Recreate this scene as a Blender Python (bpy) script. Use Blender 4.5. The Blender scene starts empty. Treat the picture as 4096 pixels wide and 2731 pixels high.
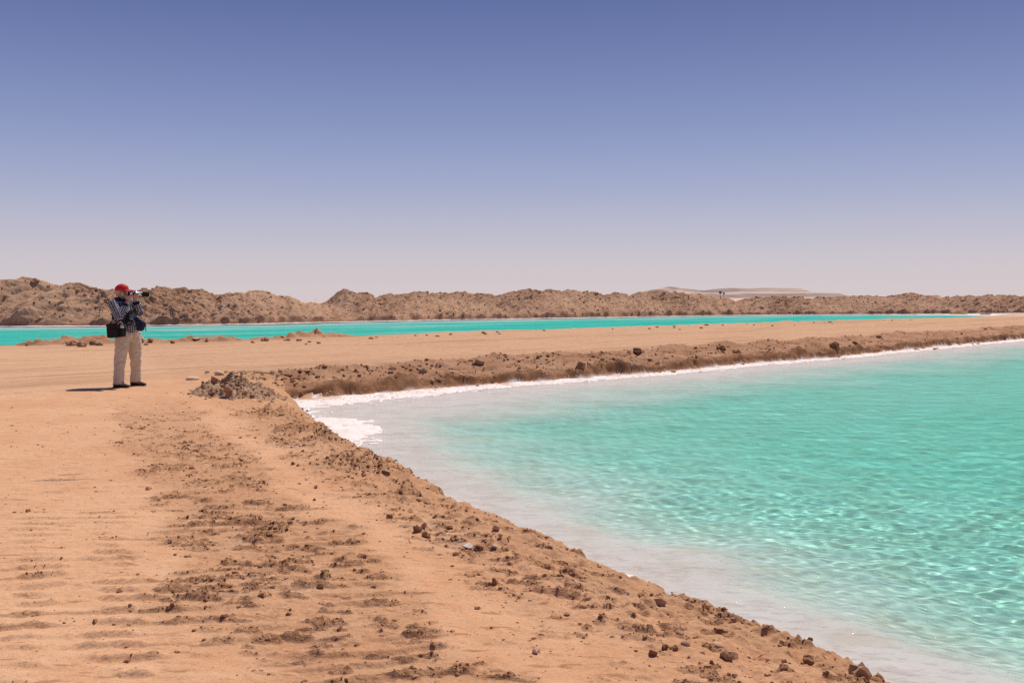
import bpy, bmesh, math, random
import numpy as np
from mathutils import Vector, Matrix, Quaternion

random.seed(7)
RNG = np.random.default_rng(7)
SC = bpy.context.scene
COL = SC.collection
R = math.radians

# ------------------------------------------------------------------ camera, world, sun, exposure
CH = 1.44            # eye height above the track, metres
FPX = 4000.0         # focal length in photograph pixels (4096 wide)
HZ = 1208.0          # horizon row of the photograph
cam_d = bpy.data.cameras.new('camera')
cam = bpy.data.objects.new('camera', cam_d)
COL.objects.link(cam)
cam.location = (0, 0, CH)
cam.rotation_euler = (R(90), 0, 0)
cam_d.sensor_width = 36.0
cam_d.lens = 36.0 * FPX / 4096.0
cam_d.shift_y = -(1365.5 - HZ) / 4096.0
cam_d.clip_start = 0.05
cam_d.clip_end = 40000.0
SC.camera = cam

SUN_AZ, SUN_EL = R(29), R(60)
sun_dir = Vector((math.sin(SUN_AZ) * math.cos(SUN_EL), math.cos(SUN_AZ) * math.cos(SUN_EL), math.sin(SUN_EL)))
world = bpy.data.worlds.new('World')
SC.world = world
world.use_nodes = True
wn, wl_ = world.node_tree.nodes, world.node_tree.links
bg = wn['Background']
bg.inputs['Strength'].default_value = 0.1
sky = wn.new('ShaderNodeTexSky')
sky.sky_type = 'NISHITA'
sky.sun_disc = False
sky.sun_elevation = SUN_EL
sky.sun_rotation = SUN_AZ
sky.air_density = 1.0
sky.dust_density = 1.5
sky.ozone_density = 3.0
tc = wn.new('ShaderNodeTexCoord')
sep = wn.new('ShaderNodeSeparateXYZ')
wl_.new(tc.outputs['Generated'], sep.inputs[0])
ramp = wn.new('ShaderNodeValToRGB')
wl_.new(sep.outputs['Z'], ramp.inputs[0])
ramp.color_ramp.interpolation = 'B_SPLINE'
SKY = [(0.0, (.69, .60, .615)), (.022, (.665, .59, .615)), (.06, (.55, .525, .615)), (.11, (.37, .41, .60)),
       (.17, (.24, .295, .53)), (.24, (.145, .19, .405)), (.31, (.088, .122, .315)), (.5, (.06, .095, .27)), (1.0, (.04, .075, .24))]
els = ramp.color_ramp.elements
els[0].position, els[1].position = SKY[0][0], SKY[-1][0]
els[0].color, els[1].color = (*SKY[0][1], 1), (*SKY[-1][1], 1)
for p, c in SKY[1:-1]:
    e = els.new(p)
    e.color = (*c, 1)
scl = wn.new('ShaderNodeVectorMath')
scl.operation = 'SCALE'
scl.inputs['Scale'].default_value = 10.0
wl_.new(ramp.outputs[0], scl.inputs[0])
mixw = wn.new('ShaderNodeMix')
mixw.data_type = 'RGBA'
mixw.inputs['Factor'].default_value = 0.92
wl_.new(sky.outputs[0], mixw.inputs['A'])
wl_.new(scl.outputs[0], mixw.inputs['B'])
wl_.new(mixw.outputs['Result'], bg.inputs['Color'])

sun_l = bpy.data.lights.new('sun', 'SUN')
sun_l.energy = 4.3
sun_l.angle = R(0.5)
sun_l.color = (1.0, 0.955, 0.89)
sun_l.cycles.is_caustics_light = True
sun_o = bpy.data.objects.new('sun', sun_l)
COL.objects.link(sun_o)
sun_o.rotation_euler = sun_dir.to_track_quat('Z', 'Y').to_euler()
sun_o.location = (20, 20, 40)

vs = SC.view_settings
vs.view_transform = 'Standard'
vs.look = 'None'
vs.exposure = 0.0
vs.gamma = 1.0
vs.use_curve_mapping = False
SC.cycles.use_denoising = False
SC.cycles.caustics_refractive = True
SC.cycles.caustics_reflective = False
SC.cycles.denoiser = 'OPENIMAGEDENOISE'
SC.cycles.max_bounces = 8
SC.cycles.diffuse_bounces = 3
SC.cycles.glossy_bounces = 3
SC.cycles.transmission_bounces = 6
SC.cycles.sample_clamp_indirect = 6.0

# ------------------------------------------------------------------ numpy noise
_P = np.random.default_rng(11).permutation(4096).astype(np.int64)
_G = np.random.default_rng(12).uniform(-1, 1, 4096)
_A = np.random.default_rng(13).uniform(0, 2 * math.pi, 4096)
_GX, _GY = np.cos(_A), np.sin(_A)


def noise2(x, y, seed=0):
    """gradient noise, about -0.7..0.7"""
    x = np.asarray(x, float) + seed * 37.13
    y = np.asarray(y, float) - seed * 17.71
    xi, yi = np.floor(x).astype(np.int64), np.floor(y).astype(np.int64)
    fx, fy = x - xi, y - yi
    u, v = fx * fx * fx * (fx * (fx * 6 - 15) + 10), fy * fy * fy * (fy * (fy * 6 - 15) + 10)

    def g(ix, iy, dx, dy):
        h = _P[(_P[ix & 4095] + iy) & 4095]
        return _GX[h] * dx + _GY[h] * dy
    a, b = g(xi, yi, fx, fy), g(xi + 1, yi, fx - 1, fy)
    c, d = g(xi, yi + 1, fx, fy - 1), g(xi + 1, yi + 1, fx - 1, fy - 1)
    return (a + (b - a) * u) * (1 - v) + (c + (d - c) * u) * v


def fbm(x, y, octv=4, seed=0, gain=.5, lac=2.03):
    s, a = 0.0, 1.0
    for i in range(octv):
        s = s + a * noise2(x, y, seed + i * 3)
        x, y, a = x * lac, y * lac, a * gain
    return s


def ridged(x, y, octv=4, seed=0, gain=.5):
    s, a = 0.0, 1.0
    for i in range(octv):
        s = s + a * (0.5 - np.abs(noise2(x, y, seed + i * 3)) * 1.6)
        x, y, a = x * 2.07, y * 2.07, a * gain
    return s


def clods(x, y, seed=0):
    """rounded lumps on a jittered lattice: 0..1"""
    x = np.asarray(x, float)
    y = np.asarray(y, float)
    xi, yi = np.floor(x).astype(np.int64), np.floor(y).astype(np.int64)
    best = np.zeros_like(x)
    for dx in (-1, 0, 1):
        for dy in (-1, 0, 1):
            h = _P[(_P[(xi + dx + seed * 71) & 4095] + yi + dy) & 4095]
            cx, cy = xi + dx + .5 + .45 * _G[h], yi + dy + .5 + .45 * _G[(h + 999) & 4095]
            rr = .34 + .26 * _G[(h + 1777) & 4095]
            rr = np.maximum(rr, .05)
            d2 = ((x - cx) ** 2 + (y - cy) ** 2) / (rr * rr)
            best = np.maximum(best, np.sqrt(np.clip(1 - d2, 0, 1)) * rr * 2)
    return best


def sstep(x, a, b):
    t = np.clip((np.asarray(x, float) - a) / (b - a), 0, 1)
    return t * t * (3 - 2 * t)


def lerp(a, b, t):
    return a + (b - a) * t


# ------------------------------------------------------------------ the lie of the land (world metres)
WL = -0.45                      # water level of both ponds


def unproj(px, py, z=0.0):
    Y = FPX * (CH - z) / (py - HZ)
    return ((px - 2048) / FPX * Y, Y)


far_bank = [unproj(px, py, WL) for px, py in
            [(1144, 1609), (1364, 1591), (1662, 1568), (2049, 1537), (2602, 1498), (2975, 1461), (3382, 1427), (3654, 1400), (4095, 1358)]]
far_bank += [(far_bank[-1][0] + 14, far_bank[-1][1] + 15), (far_bank[-1][0] + 60, far_bank[-1][1] + 58)]
near_bank = [unproj(px, py, -.22) for px, py in
             [(1225, 1690), (1400, 1792), (1490, 1826), (1610, 1905), (1750, 2000), (1900, 2062), (2090, 2136), (2290, 2250),
              (2490, 2340), (2700, 2430), (2900, 2510), (3150, 2592), (3350, 2680), (3480, 2731)]]
near_bank = [(x + .16, y + .06) for x, y in near_bank]
near_bank = [far_bank[0]] + near_bank + [(near_bank[-1][0] + 1.9, 0.0), (8.5, -10.0), (30, -55)]
CORNER = far_bank[0]
pondB_near = [unproj(px, py, 0) for px, py in
              [(0, 1378), (420, 1372), (863, 1362), (1226, 1345), (1449, 1342), (2014, 1320), (2699, 1301), (3246, 1283), (3755, 1270), (4095, 1263)]]
pondB_near = [(-45, pondB_near[0][1] - 26)] + pondB_near + [(pondB_near[-1][0] + 60, pondB_near[-1][1] + 60)]
toe = [unproj(px, py, WL + .05) for px, py in
       [(0, 1303), (417, 1301), (714, 1298), (1000, 1294), (1399, 1285), (1900, 1276), (2300, 1270), (2699, 1263), (3000, 1259), (3400, 1256.5), (3721, 1254.5), (4096, 1251)]]
toe = [(toe[0][0] - 45, toe[0][1] - 32)] + toe + [(toe[-1][0] + 90, toe[-1][1] + 30)]


def poly(pts, x, y):
    """signed distance (positive to the left of the line's direction), arc length of the nearest point"""
    x = np.asarray(x, float)
    y = np.asarray(y, float)
    bd = np.full(x.shape, 1e18)
    sg = np.zeros(x.shape)
    au = np.zeros(x.shape)
    acc = 0.0
    for (x0, y0), (x1, y1) in zip(pts[:-1], pts[1:]):
        dx, dy = x1 - x0, y1 - y0
        L = math.hypot(dx, dy)
        t = np.clip(((x - x0) * dx + (y - y0) * dy) / (L * L), 0, 1)
        ex, ey = x - (x0 + t * dx), y - (y0 + t * dy)
        d2 = ex * ex + ey * ey
        cr = dx * (y - y0) - dy * (x - x0)
        m = d2 < bd - 1e-9
        bd = np.where(m, d2, bd)
        sg = np.where(m, np.sign(cr), sg)
        au = np.where(m, acc + t * L, au)
        acc += L
    return np.sqrt(bd) * np.where(sg == 0, 1, sg), au


# track frame beside the near bank
TX0, TY0 = -1.20, 4.16
TA = (-.41, .912)
TB = (.912, .41)


def track_ts(x, y):
    return (x - TX0) * TB[0] + (y - TY0) * TB[1], (x - TX0) * TA[0] + (y - TY0) * TA[1]


def fields(x, y):
    """signed distances: A = near pond (negative in water), B = far pond, toe of the ridge"""
    dN, uN = poly(near_bank, x, y)      # land lies to the right of the direction of travel (towards the camera)
    dF, uF = poly(far_bank, x, y)       # land lies to the left
    sdN = -dN
    sdF = dF
    bN, _ = poly(pondB_near, x, y)
    tF, uT = poly(toe, x, y)
    return sdN, sdF, uF, -bN, tF, uT    # -bN > 0 on the camera's side


def dash_masks(x, y):
    ph = (y - .13 * x) / .168 + fbm(x * 1.7, y * 1.7, 2, 70) * .55
    wv = np.cos(2 * math.pi * (ph - .05))
    dA = sstep(fbm(x * 4.4, y * 12.5, 3, 310, .6) + .5 * fbm(x * 1.3, y * 2.2, 2, 311) + .16 * wv, .16, .46)
    dB = sstep(fbm(x * 5.0, y * 10.0, 3, 313, .6) + .6 * fbm(x * 1.4, y * 2.0, 2, 314), .14, .46)
    return dA, dB, wv


def churn_masks(x, y):
    t, s = track_ts(x, y)
    edge = fbm(x * 1.3, y * 1.3, 3, 5) * .35
    a = sstep(t + edge, -.12, .12) * (1 - sstep(t + edge, .85, 1.15))
    b = sstep(t + edge, 1.15, 1.6)
    far = 1 - sstep(s, 7.5, 13)
    return a * far, b * lerp(.35, 1, far), t, s


MOUNDS = [(unproj(1440, 1858, -.03), .34, .30), (unproj(1215, 1715, -.06), .26, .5), (unproj(1330, 1775, -.08), .22, .3), (unproj(1120, 1640, 0), .3, .4)]


def lip_mounds(x, y):
    m = 0
    for (cx, cy), rx, ry in MOUNDS:
        m = np.maximum(m, np.exp(-((x - cx) / rx) ** 2 - ((y - cy) / ry) ** 2))
    return m


def ground_z(x, y, fine=True):
    sdN, sdF, uF, sdBn, tF, uT = fields(x, y)
    r = np.hypot(x, y)
    sdA = np.maximum(sdN, sdF)
    # --- level sand with soft swells
    z = fbm(x * .22, y * .22, 3, 40) * .05 * sstep(r, 4, 14) * (1 - sstep(r, 60, 200)) + fbm(x * .9, y * .9, 2, 44) * .012
    # wheel ruts of the haul road, running with the far bank
    ac, al = (-x + y) * .7071, (x + y) * .7071
    road = sstep(sdF, 2.5, 5) * (1 - sstep(sdBn, 0, -1)) * sstep(r, 11, 15)
    z = z + road * (fbm(ac * 1.1, al * .05, 3, 60) * .035 + fbm(ac * 5., al * .35, 2, 66) * .010) * (1 - sstep(r, 90, 160))
    if fine and np.any(r < 17):
        sel = r < 17
        X_, Y_, Z_ = x, y, np.array(z, copy=True)
        x, y, z = X_[sel], Y_[sel], Z_[sel]
        R_, r = r, r[sel]
        a, b, t, s = churn_masks(x, y)
        lod = 1 - sstep(r, 9, 17)
        # lug prints left by heavy tyres
        ph = (y - .13 * x) / .168 + fbm(x * 1.7, y * 1.7, 2, 70) * .55
        saw = (ph - np.floor(ph))
        lug = np.where(saw < .13, saw / .13, (1 - saw) / .87) ** 1.3
        colm = np.sin(t * 2 * math.pi / .40 + 1.2 + 2.2 * noise2(s * .8, t * 0 + 3, 9))
        pres = sstep(fbm(x * 1.5, y * 2.6, 3, 72) + .36 * colm, -.12, .30)
        left = sstep(-t, -.05, .3) * (1 - sstep(-t, 2.8, 3.6)) * (1 - sstep(r, 6.0, 8.5))
        z = z + lod * left * pres * (lug - .3) * (.026 + .012 * fbm(x * 20, y * 20, 2, 73))
        z = z + lod * a * (lug - .5) * .022 * sstep(noise2(x * 2.2, y * 2.2, 77), -.3, .3)
        # churned and clodded soil
        cl = clods(x * 13 + .6 * fbm(x * 20, y * 20, 2, 91), y * 13, 2) * .014 + clods(x * 27 + 5, y * 27 + .6 * fbm(x * 30, y * 30, 2, 92), 4) * .009
        m1, m2, _ = dash_masks(x, y)
        z = z + lod * a * (m1 * (cl * .8 + .005 + ridged(x * 9, y * 12, 4, 82, .62) * .008) - .003 + fbm(x * 9, y * 14, 3, 83, .6) * .006)
        z = z + lod * b * (m2 * (cl * 1.0 + .006) + fbm(x * 6, y * 6, 4, 88, .6) * .018)
        z = z + lod * fbm(x * 16, y * 16, 3, 90) * .0035
        # thin scuffs everywhere
        z = z + lod * ridged(x * 1.8, y * 5.5, 4, 93) * .006
        Z_[sel] = z
        x, y, z, r = X_, Y_, Z_, R_
    # --- near bank: crumbling lip down to the brine
    lump = fbm(x * 2.6, y * 2.6, 4, 21) * .10 + fbm(x * 9, y * 9, 2, 24) * .03
    prof = np.interp(-(sdN) + 0, [-1.5, -.75, -.3, -.02, .12, .3], [0, -.05, -.13, -.24, WL - .01, WL - .08])
    lipm = sstep(sdN, -.3, .05) * (1 - sstep(sdN, .5, 1.3))
    zl = z + prof + lump * lipm * .6
    if fine:
        zl = zl + lipm * (clods(x * 12 + fbm(x * 12, y * 12, 2, 27), y * 12, 8) * .022 + fbm(x * 18, y * 18, 4, 28, .6) * .015) * sstep(fbm(x * 1.4, y * 1.4, 2, 26), -.3, .2)
    mnd = lip_mounds(x, y)
    zl = zl + mnd * (.11 + .10 * fbm(x * 5, y * 5, 3, 330)) + (mnd * clods(x * 13 + fbm(x * 14, y * 14, 2, 331), y * 13, 9) * .03 if fine else 0)
    # --- beds
    dc = np.hypot(x - CORNER[0] - .6, y - CORNER[1] + 1.2)
    widen = 1 - .62 * np.exp(-(dc / 4.6) ** 2)
    dn = np.maximum(-sdN, 0) * widen * (1 + .35 * fbm(x * .5, y * .5, 3, 30))
    df = np.maximum(-sdF, 0) * widen * (1 + .35 * fbm(x * .35, y * .35, 3, 33))
    depN = np.interp(dn, [0, .12, .5, 0.95, 1.5, 2.6, 6, 20], [-.02, .006, .02, .06, .27, .55, .82, 1.05])
    depF = np.interp(df, [0, .22, .5, 1.5, 3, 6, 20], [-.05, -.02, .004, .03, .24, .7, 1.1])
    dep = np.minimum(depN, depF)
    crust = fbm(x * .9, y * .9, 3, 35)
    px_, py_ = unproj(1400, 1722, WL)
    spit = np.exp(-(((x - px_) * .9 + (y - py_) * .35) / .75) ** 2 - (((y - py_) * .9 - (x - px_) * .35) / 1.5) ** 2)
    dep = dep - spit * (.022 + .05 * crust)
    dep = dep + fbm(x * 1.2, y * 1.2, 3, 37) * .03 * sstep(dep, .02, .2) - fbm(x * 7, y * 7, 3, 38) * .012 * (1 - sstep(dep, 0, .06))
    dep = dep + fbm(x * 5, y * 5, 3, 36) * .022 * np.exp(-(dep / .03) ** 2)
    dep = np.where(dep > 0, dep + .012, dep - .010)
    zb = WL - dep
    zA = np.where(sdN > -.02, zl, np.where(sdN > -.3, lerp(zl, zb, sstep(-sdN, .02, .28)), zb))
    # far bank: kept low, the bank mesh lies over it
    lowF = np.interp(sdF, [-.4, 0, 2.4, 3.3], [0, 1, 1, 0]) * sstep(uF, .2, 1.6)
    landF = lerp(z, WL - .12, lowF)
    zc = np.where(sdF > 0, np.where(sdN > .3, zl, np.minimum(zl, landF)), zA)
    z = np.where(sdF > 0, np.where(uF > .05, lerp(zl, landF, sstep(uF, .05, 1.2)), zl), zc)
    # --- far pond
    inB = np.maximum(sdBn, tF)          # negative in the basin
    dbn, dbt = np.maximum(-sdBn, 0), np.maximum(-tF, 0)
    al2 = (x + y) * .7071
    depB = np.minimum(np.interp(dbn, [0, .4, 1.5, 6], [-.02, .25, .6, 1.2]),
                      np.interp(dbt * (1 + .5 * fbm(x * .12, y * .12, 3, 50)), [0, 1.0, 2.4, 8, 20], [-.05, -.03, .05, .36, .9]))
    depB = depB * (1 + 1.0 * fbm(al2 * .05, (y - x) * .22, 4, 53) * (depB > .03))
    dry = sstep(al2 + 6 * fbm(x * .05, y * .05, 2, 52), 128, 150)
    depB = lerp(depB, -.035, dry)
    zB = np.where(sdBn > -.6, lerp(z, WL - depB, sstep(-sdBn, .02, .55)), WL - depB)
    # windrow of spoil along the far pond, on the camera's side
    wr2 = np.exp(-((sdBn - .7) / .5) ** 2) * sstep(x, -8, -4)
    z = z + wr2 * np.maximum(fbm(x * .5, y * .5, 3, 57), 0) * .16
    z = np.where((inB < 0) & (sdBn < 0), zB, z)
    # under the ridge
    und = sstep(tF, -.2, .6) * (1 - sstep(tF, 12, 16)) * (sdBn < 0)
    z = lerp(z, WL - .35, und)
    # desert beyond
    far = sstep(r, 220, 900)
    z = z + far * (fbm(x * .0016, y * .0016, 3, 95) * 2.2 - 1.2)
    return z


def masks(x, y, z):
    sdN, sdF, uF, sdBn, tF, uT = fields(x, y)
    a, b, t, s = churn_masks(x, y)
    sdA = np.maximum(sdN, sdF)
    nz = fbm(x * 2, y * 2, 3, 101) * .12
    salt = (1 - sstep(sdA + nz, -.05, .12)) * (1 - sstep(z + nz * .3, WL + .035, WL + .075))
    saltB = (sdBn < -.05) * (1 - sstep(tF, -.1, .5))
    salt = np.maximum(salt, saltB)
    lip = sstep(sdN, -.1, .05) * (1 - sstep(sdN + nz * 2, .35, 1.0))
    cornerslope = np.exp(-(((x - CORNER[0] + .5) / 1.2) ** 2 + ((y - CORNER[1] - .9) / 1.0) ** 2))
    brown = np.clip(np.maximum(lip * .55, cornerslope), 0, 1)
    wr = np.exp(-((sdBn - .45) / .6) ** 2) * (1 - sstep(x, -8.5, -2)) * .75
    brown = np.maximum(np.maximum(brown, wr), sstep(lip_mounds(x, y), .15, .6) * .9)
    pale = sstep(np.hypot(x, y), 250, 900)
    dA, dB, wv = dash_masks(x, y)
    lefts = sstep(-t, -.1, .2) * (1 - sstep(np.hypot(x, y), 6, 9)) * sstep(wv, .55, .95) * sstep(fbm(x * 1.5, y * 1.9, 3, 72), .0, .3) * .6
    churn = np.clip(a * (.38 + .62 * dA) + b * (.32 + .6 * dB) + lefts, 0, 1)
    return np.stack([salt * (1 - pale), churn, brown, pale], -1)


# ------------------------------------------------------------------ mesh and material helpers
def new_mesh(name, verts, faces, smooth=True):
    me = bpy.data.meshes.new(name)
    verts = np.asarray(verts, np.float32)
    faces = np.asarray(faces, np.int32)
    k = faces.shape[1]
    me.vertices.add(len(verts))
    me.vertices.foreach_set('co', verts.ravel())
    me.loops.add(faces.size)
    me.loops.foreach_set('vertex_index', faces.ravel())
    me.polygons.add(len(faces))
    me.polygons.foreach_set('loop_start', np.arange(len(faces), dtype=np.int32) * k)
    me.polygons.foreach_set('loop_total', np.full(len(faces), k, np.int32))
    me.polygons.foreach_set('use_smooth', np.full(len(faces), smooth))
    me.update(calc_edges=True)
    me.validate()
    return me


def link(name, me, mat=None, parent=None):
    o = bpy.data.objects.new(name, me)
    COL.objects.link(o)
    if mat is not None:
        if not me.materials:
            me.materials.append(mat)
    if parent is not None:
        o.parent = parent
    return o


def tag(o, label=None, cat=None, group=None, kind=None):
    if label:
        o['label'] = label
    if cat:
        o['category'] = cat
    if group:
        o['group'] = group
    if kind:
        o['kind'] = kind
    return o


def vattr(me, name, arr, typ='FLOAT_COLOR'):
    at = me.attributes.new(name, typ, 'POINT')
    at.data.foreach_set('color' if typ == 'FLOAT_COLOR' else ('vector' if typ == 'FLOAT_VECTOR' else 'value'), np.asarray(arr, np.float32).ravel())


def grid_faces(nr, nc, keep=None):
    i = np.arange(nr * nc).reshape(nr, nc)
    q = np.stack([i[:-1, :-1], i[:-1, 1:], i[1:, 1:], i[1:, :-1]], -1).reshape(-1, 4)
    if keep is not None:
        q = q[keep.reshape(-1)]
    return q


def compact(v, q, *arrs):
    used = np.zeros(len(v), bool)
    used[q.ravel()] = True
    idx = np.cumsum(used) - 1
    return (v[used], idx[q]) + tuple(a[used] for a in arrs)


class M:
    """tiny node-tree builder"""
    def __init__(self, name):
        self.m = bpy.data.materials.new(name)
        self.m.use_nodes = True
        self.n, self.l = self.m.node_tree.nodes, self.m.node_tree.links
        self.b = self.n['Principled BSDF']
        self.out = self.n['Material Output']
        self.tc = None

    def add(self, t, **kw):
        nd = self.n.new(t)
        for k, v in kw.items():
            setattr(nd, k, v)
        return nd

    def put(self, sock, v):
        if isinstance(v, bpy.types.NodeSocket):
            self.l.new(v, sock)
        elif v is not None:
            if hasattr(sock, 'default_value'):
                if sock.type == 'RGBA' and len(v) == 3:
                    v = (*v, 1)
                sock.default_value = v

    def coord(self, kind='Object', scale=None):
        if self.tc is None:
            self.tc = self.add('ShaderNodeTexCoord')
        s = self.tc.outputs[kind]
        if scale is not None:
            mp = self.add('ShaderNodeMapping')
            mp.inputs['Scale'].default_value = scale
            self.l.new(s, mp.inputs[0])
            s = mp.outputs[0]
        return s

    def noise(self, scale, detail=4, rough=.55, co=None, dist=0.0):
        nd = self.add('ShaderNodeTexNoise')
        self.put(nd.inputs['Vector'], co or self.coord())
        nd.inputs['Scale'].default_value = scale
        nd.inputs['Detail'].default_value = detail
        nd.inputs['Roughness'].default_value = rough
        nd.inputs['Distortion'].default_value = dist
        return nd.outputs[0]

    def vor(self, scale, co=None, feat='F1', out='Distance'):
        nd = self.add('ShaderNodeTexVoronoi')
        nd.feature = feat
        self.put(nd.inputs['Vector'], co or self.coord())
        nd.inputs['Scale'].default_value = scale
        return nd.outputs[out]

    def ramp(self, fac, a, b, lo=0.0, hi=1.0):
        nd = self.add('ShaderNodeMapRange')
        nd.interpolation_type = 'SMOOTHSTEP'
        self.put(nd.inputs[0], fac)
        nd.inputs[1].default_value, nd.inputs[2].default_value = a, b
        nd.inputs[3].default_value, nd.inputs[4].default_value = lo, hi
        return nd.outputs[0]

    def mix(self, fac, a, b, blend='MIX'):
        nd = self.add('ShaderNodeMix', data_type='RGBA', blend_type=blend)
        self.put(nd.inputs['Factor'], fac)
        self.put(nd.inputs['A'], a)
        self.put(nd.inputs['B'], b)
        return nd.outputs['Result']

    def math(self, op, a, b=None):
        nd = self.add('ShaderNodeMath', operation=op)
        self.put(nd.inputs[0], a)
        if b is not None:
            self.put(nd.inputs[1], b)
        return nd.outputs[0]

    def attr(self, name):
        nd = self.add('ShaderNodeAttribute')
        nd.attribute_name = name
        return nd

    def bump(self, h, dist, strength=1.0, prev=None):
        nd = self.add('ShaderNodeBump')
        nd.inputs['Strength'].default_value = strength
        nd.inputs['Distance'].default_value = dist
        self.put(nd.inputs['Height'], h)
        if prev is not None:
            self.put(nd.inputs['Normal'], prev)
        return nd.outputs[0]

    def fin(self, col, rough=.9, spec=.2, normal=None, metal=None):
        self.put(self.b.inputs['Base Color'], col)
        self.put(self.b.inputs['Roughness'], rough)
        self.put(self.b.inputs['Specular IOR Level'], spec)
        if normal is not None:
            self.put(self.b.inputs['Normal'], normal)
        if metal is not None:
            self.put(self.b.inputs['Metallic'], metal)
        return self.m


def flat_mat(name, col, rough=.6, spec=.4, metal=None, vary=.12, scale=30):
    m = M(name)
    n = m.noise(scale, 3)
    dk = tuple(c * (1 - vary) for c in col)
    lt = tuple(min(1, c * (1 + vary)) for c in col)
    return m.fin(m.mix(m.ramp(n, .3, .7), dk, lt), rough, spec, m.bump(n, .002, .3), metal)


# --- sand, with churned soil, brown spoil, salt and far desert told apart by masks made from the terrain itself
def sand_material():
    m = M('sand')
    a = m.attr('msk')
    sp = m.add('ShaderNodeSeparateColor')
    m.l.new(a.outputs['Color'], sp.inputs[0])
    salt, churn, brown = sp.outputs[0], sp.outputs[1], sp.outputs[2]
    pale = a.outputs['Alpha']
    n1, n2, n3 = m.noise(.55, 5), m.noise(4.5, 5, .6), m.noise(42, 4, .65)
    grain = m.noise(240, 2, .7)
    col = m.mix(m.ramp(n1, .35, .65), (.625, .318, .163), (.685, .38, .208))
    col = m.mix(m.ramp(n2, .42, .72, 0, .55), col, (.70, .425, .25))
    col = m.mix(m.ramp(n3, .54, .74, 0, .45), col, (.40, .205, .105))
    # wheel streaks along the haul road
    mp = m.add('ShaderNodeMapping')
    mp.inputs['Rotation'].default_value = (0, 0, R(-45))
    m.l.new(m.coord(), mp.inputs[0])
    mp2 = m.add('ShaderNodeMapping')
    mp2.inputs['Scale'].default_value = (.10, 1.6, 1)
    m.l.new(mp.outputs[0], mp2.inputs[0])
    stk = m.noise(1.0, 6, .68, mp2.outputs[0])
    col = m.mix(m.math('MULTIPLY', m.ramp(stk, .52, .66, 0, .6), a2 := m.attr('road').outputs['Fac']), col, (.42, .225, .125))
    col = m.mix(m.math('MULTIPLY', m.ramp(stk, .34, .46, .5, 0), a2), col, (.68, .44, .285))
    mp3 = m.add('ShaderNodeMapping')
    mp3.inputs['Scale'].default_value = (.035, .42, 1)
    m.l.new(mp.outputs[0], mp3.inputs[0])
    stk2 = m.noise(1.0, 6, .7, mp3.outputs[0])
    col = m.mix(m.math('MULTIPLY', a2, .55), col, (.60, .375, .225))
    col = m.mix(m.math('MULTIPLY', m.ramp(stk2, .50, .62, 0, .55), a2), col, (.43, .225, .12))
    col = m.mix(m.math('MULTIPLY', m.ramp(stk, .55, .64, 0, .6), a2), col, (.36, .185, .095))
    # fine dark crumbs
    cr = m.ramp(m.noise(46, 5, .7, m.coord('Object', (.6, 1.5, 1))), .585, .65, 0, .65)
    col = m.mix(cr, col, (.26, .13, .068))
    gr = m.ramp(m.noise(9, 9, .82), .50, .64, 0, .42)
    col = m.mix(gr, col, (.38, .18, .085))
    gr2 = m.ramp(m.noise(120, 3, .7), .53, .66, 0, .55)
    col = m.mix(gr2, col, (.33, .155, .072))
    gr3 = m.ramp(m.noise(85, 3, .7), .30, .42, .5, 0)
    col = m.mix(gr3, col, (.74, .47, .28))
    sc1 = m.ramp(m.noise(1.0, 5, .66, m.coord('Object', (4.0, 17, 1))), .575, .645, 0, .8)
    col = m.mix(sc1, col, (.36, .17, .08))
    sc2 = m.ramp(m.noise(1.0, 4, .6, m.coord('Object', (1.2, 6, 1))), .32, .42, .35, 0)
    col = m.mix(sc2, col, (.72, .45, .27))
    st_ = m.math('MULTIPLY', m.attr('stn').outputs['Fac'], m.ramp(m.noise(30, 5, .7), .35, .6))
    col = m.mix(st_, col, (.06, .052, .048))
    # churned strips: moist darker soil breaking through
    dk = m.math('MULTIPLY', churn, m.ramp(m.noise(26, 5, .7), .36, .56, .25, .95))
    col = m.mix(dk, col, m.mix(m.ramp(n3, .3, .7), (.235, .105, .046), (.36, .18, .088)))
    grey = m.math('MULTIPLY', m.math('MULTIPLY', churn, m.ramp(m.noise(1.1, 4, .6), .58, .68)), m.ramp(m.noise(30, 4, .7), .4, .6))
    col = m.mix(grey, col, (.27, .19, .145))
    br = m.math('MULTIPLY', brown, m.ramp(m.noise(9, 5, .65), .3, .62, .35, 1))
    col = m.mix(br, col, m.mix(m.ramp(n3, .3, .7), (.36, .178, .084), (.47, .255, .132)))
    saltc = m.mix(m.ramp(m.noise(2.2, 6, .65), .42, .66), (.85, .735, .67), (.78, .64, .55))
    col = m.mix(salt, col, saltc)
    col = m.mix(pale, col, m.mix(m.ramp(m.noise(.004, 4), .4, .65), (.60, .44, .33), (.53, .38, .28)))
    land = m.math('SUBTRACT', 1.0, salt)
    b1 = m.bump(m.math('MULTIPLY', grain, land), .0016, .6)
    b2 = m.bump(m.math('MULTIPLY', m.noise(55, 5, .72, m.coord('Object', (.8, 1.25, 1))), land), .008, .6, b1)
    h3 = m.math('MULTIPLY', m.noise(22, 5, .7), churn)
    b3 = m.bump(h3, .03, .8, b2)
    return m.fin(col, .95, .12, b3)


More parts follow.
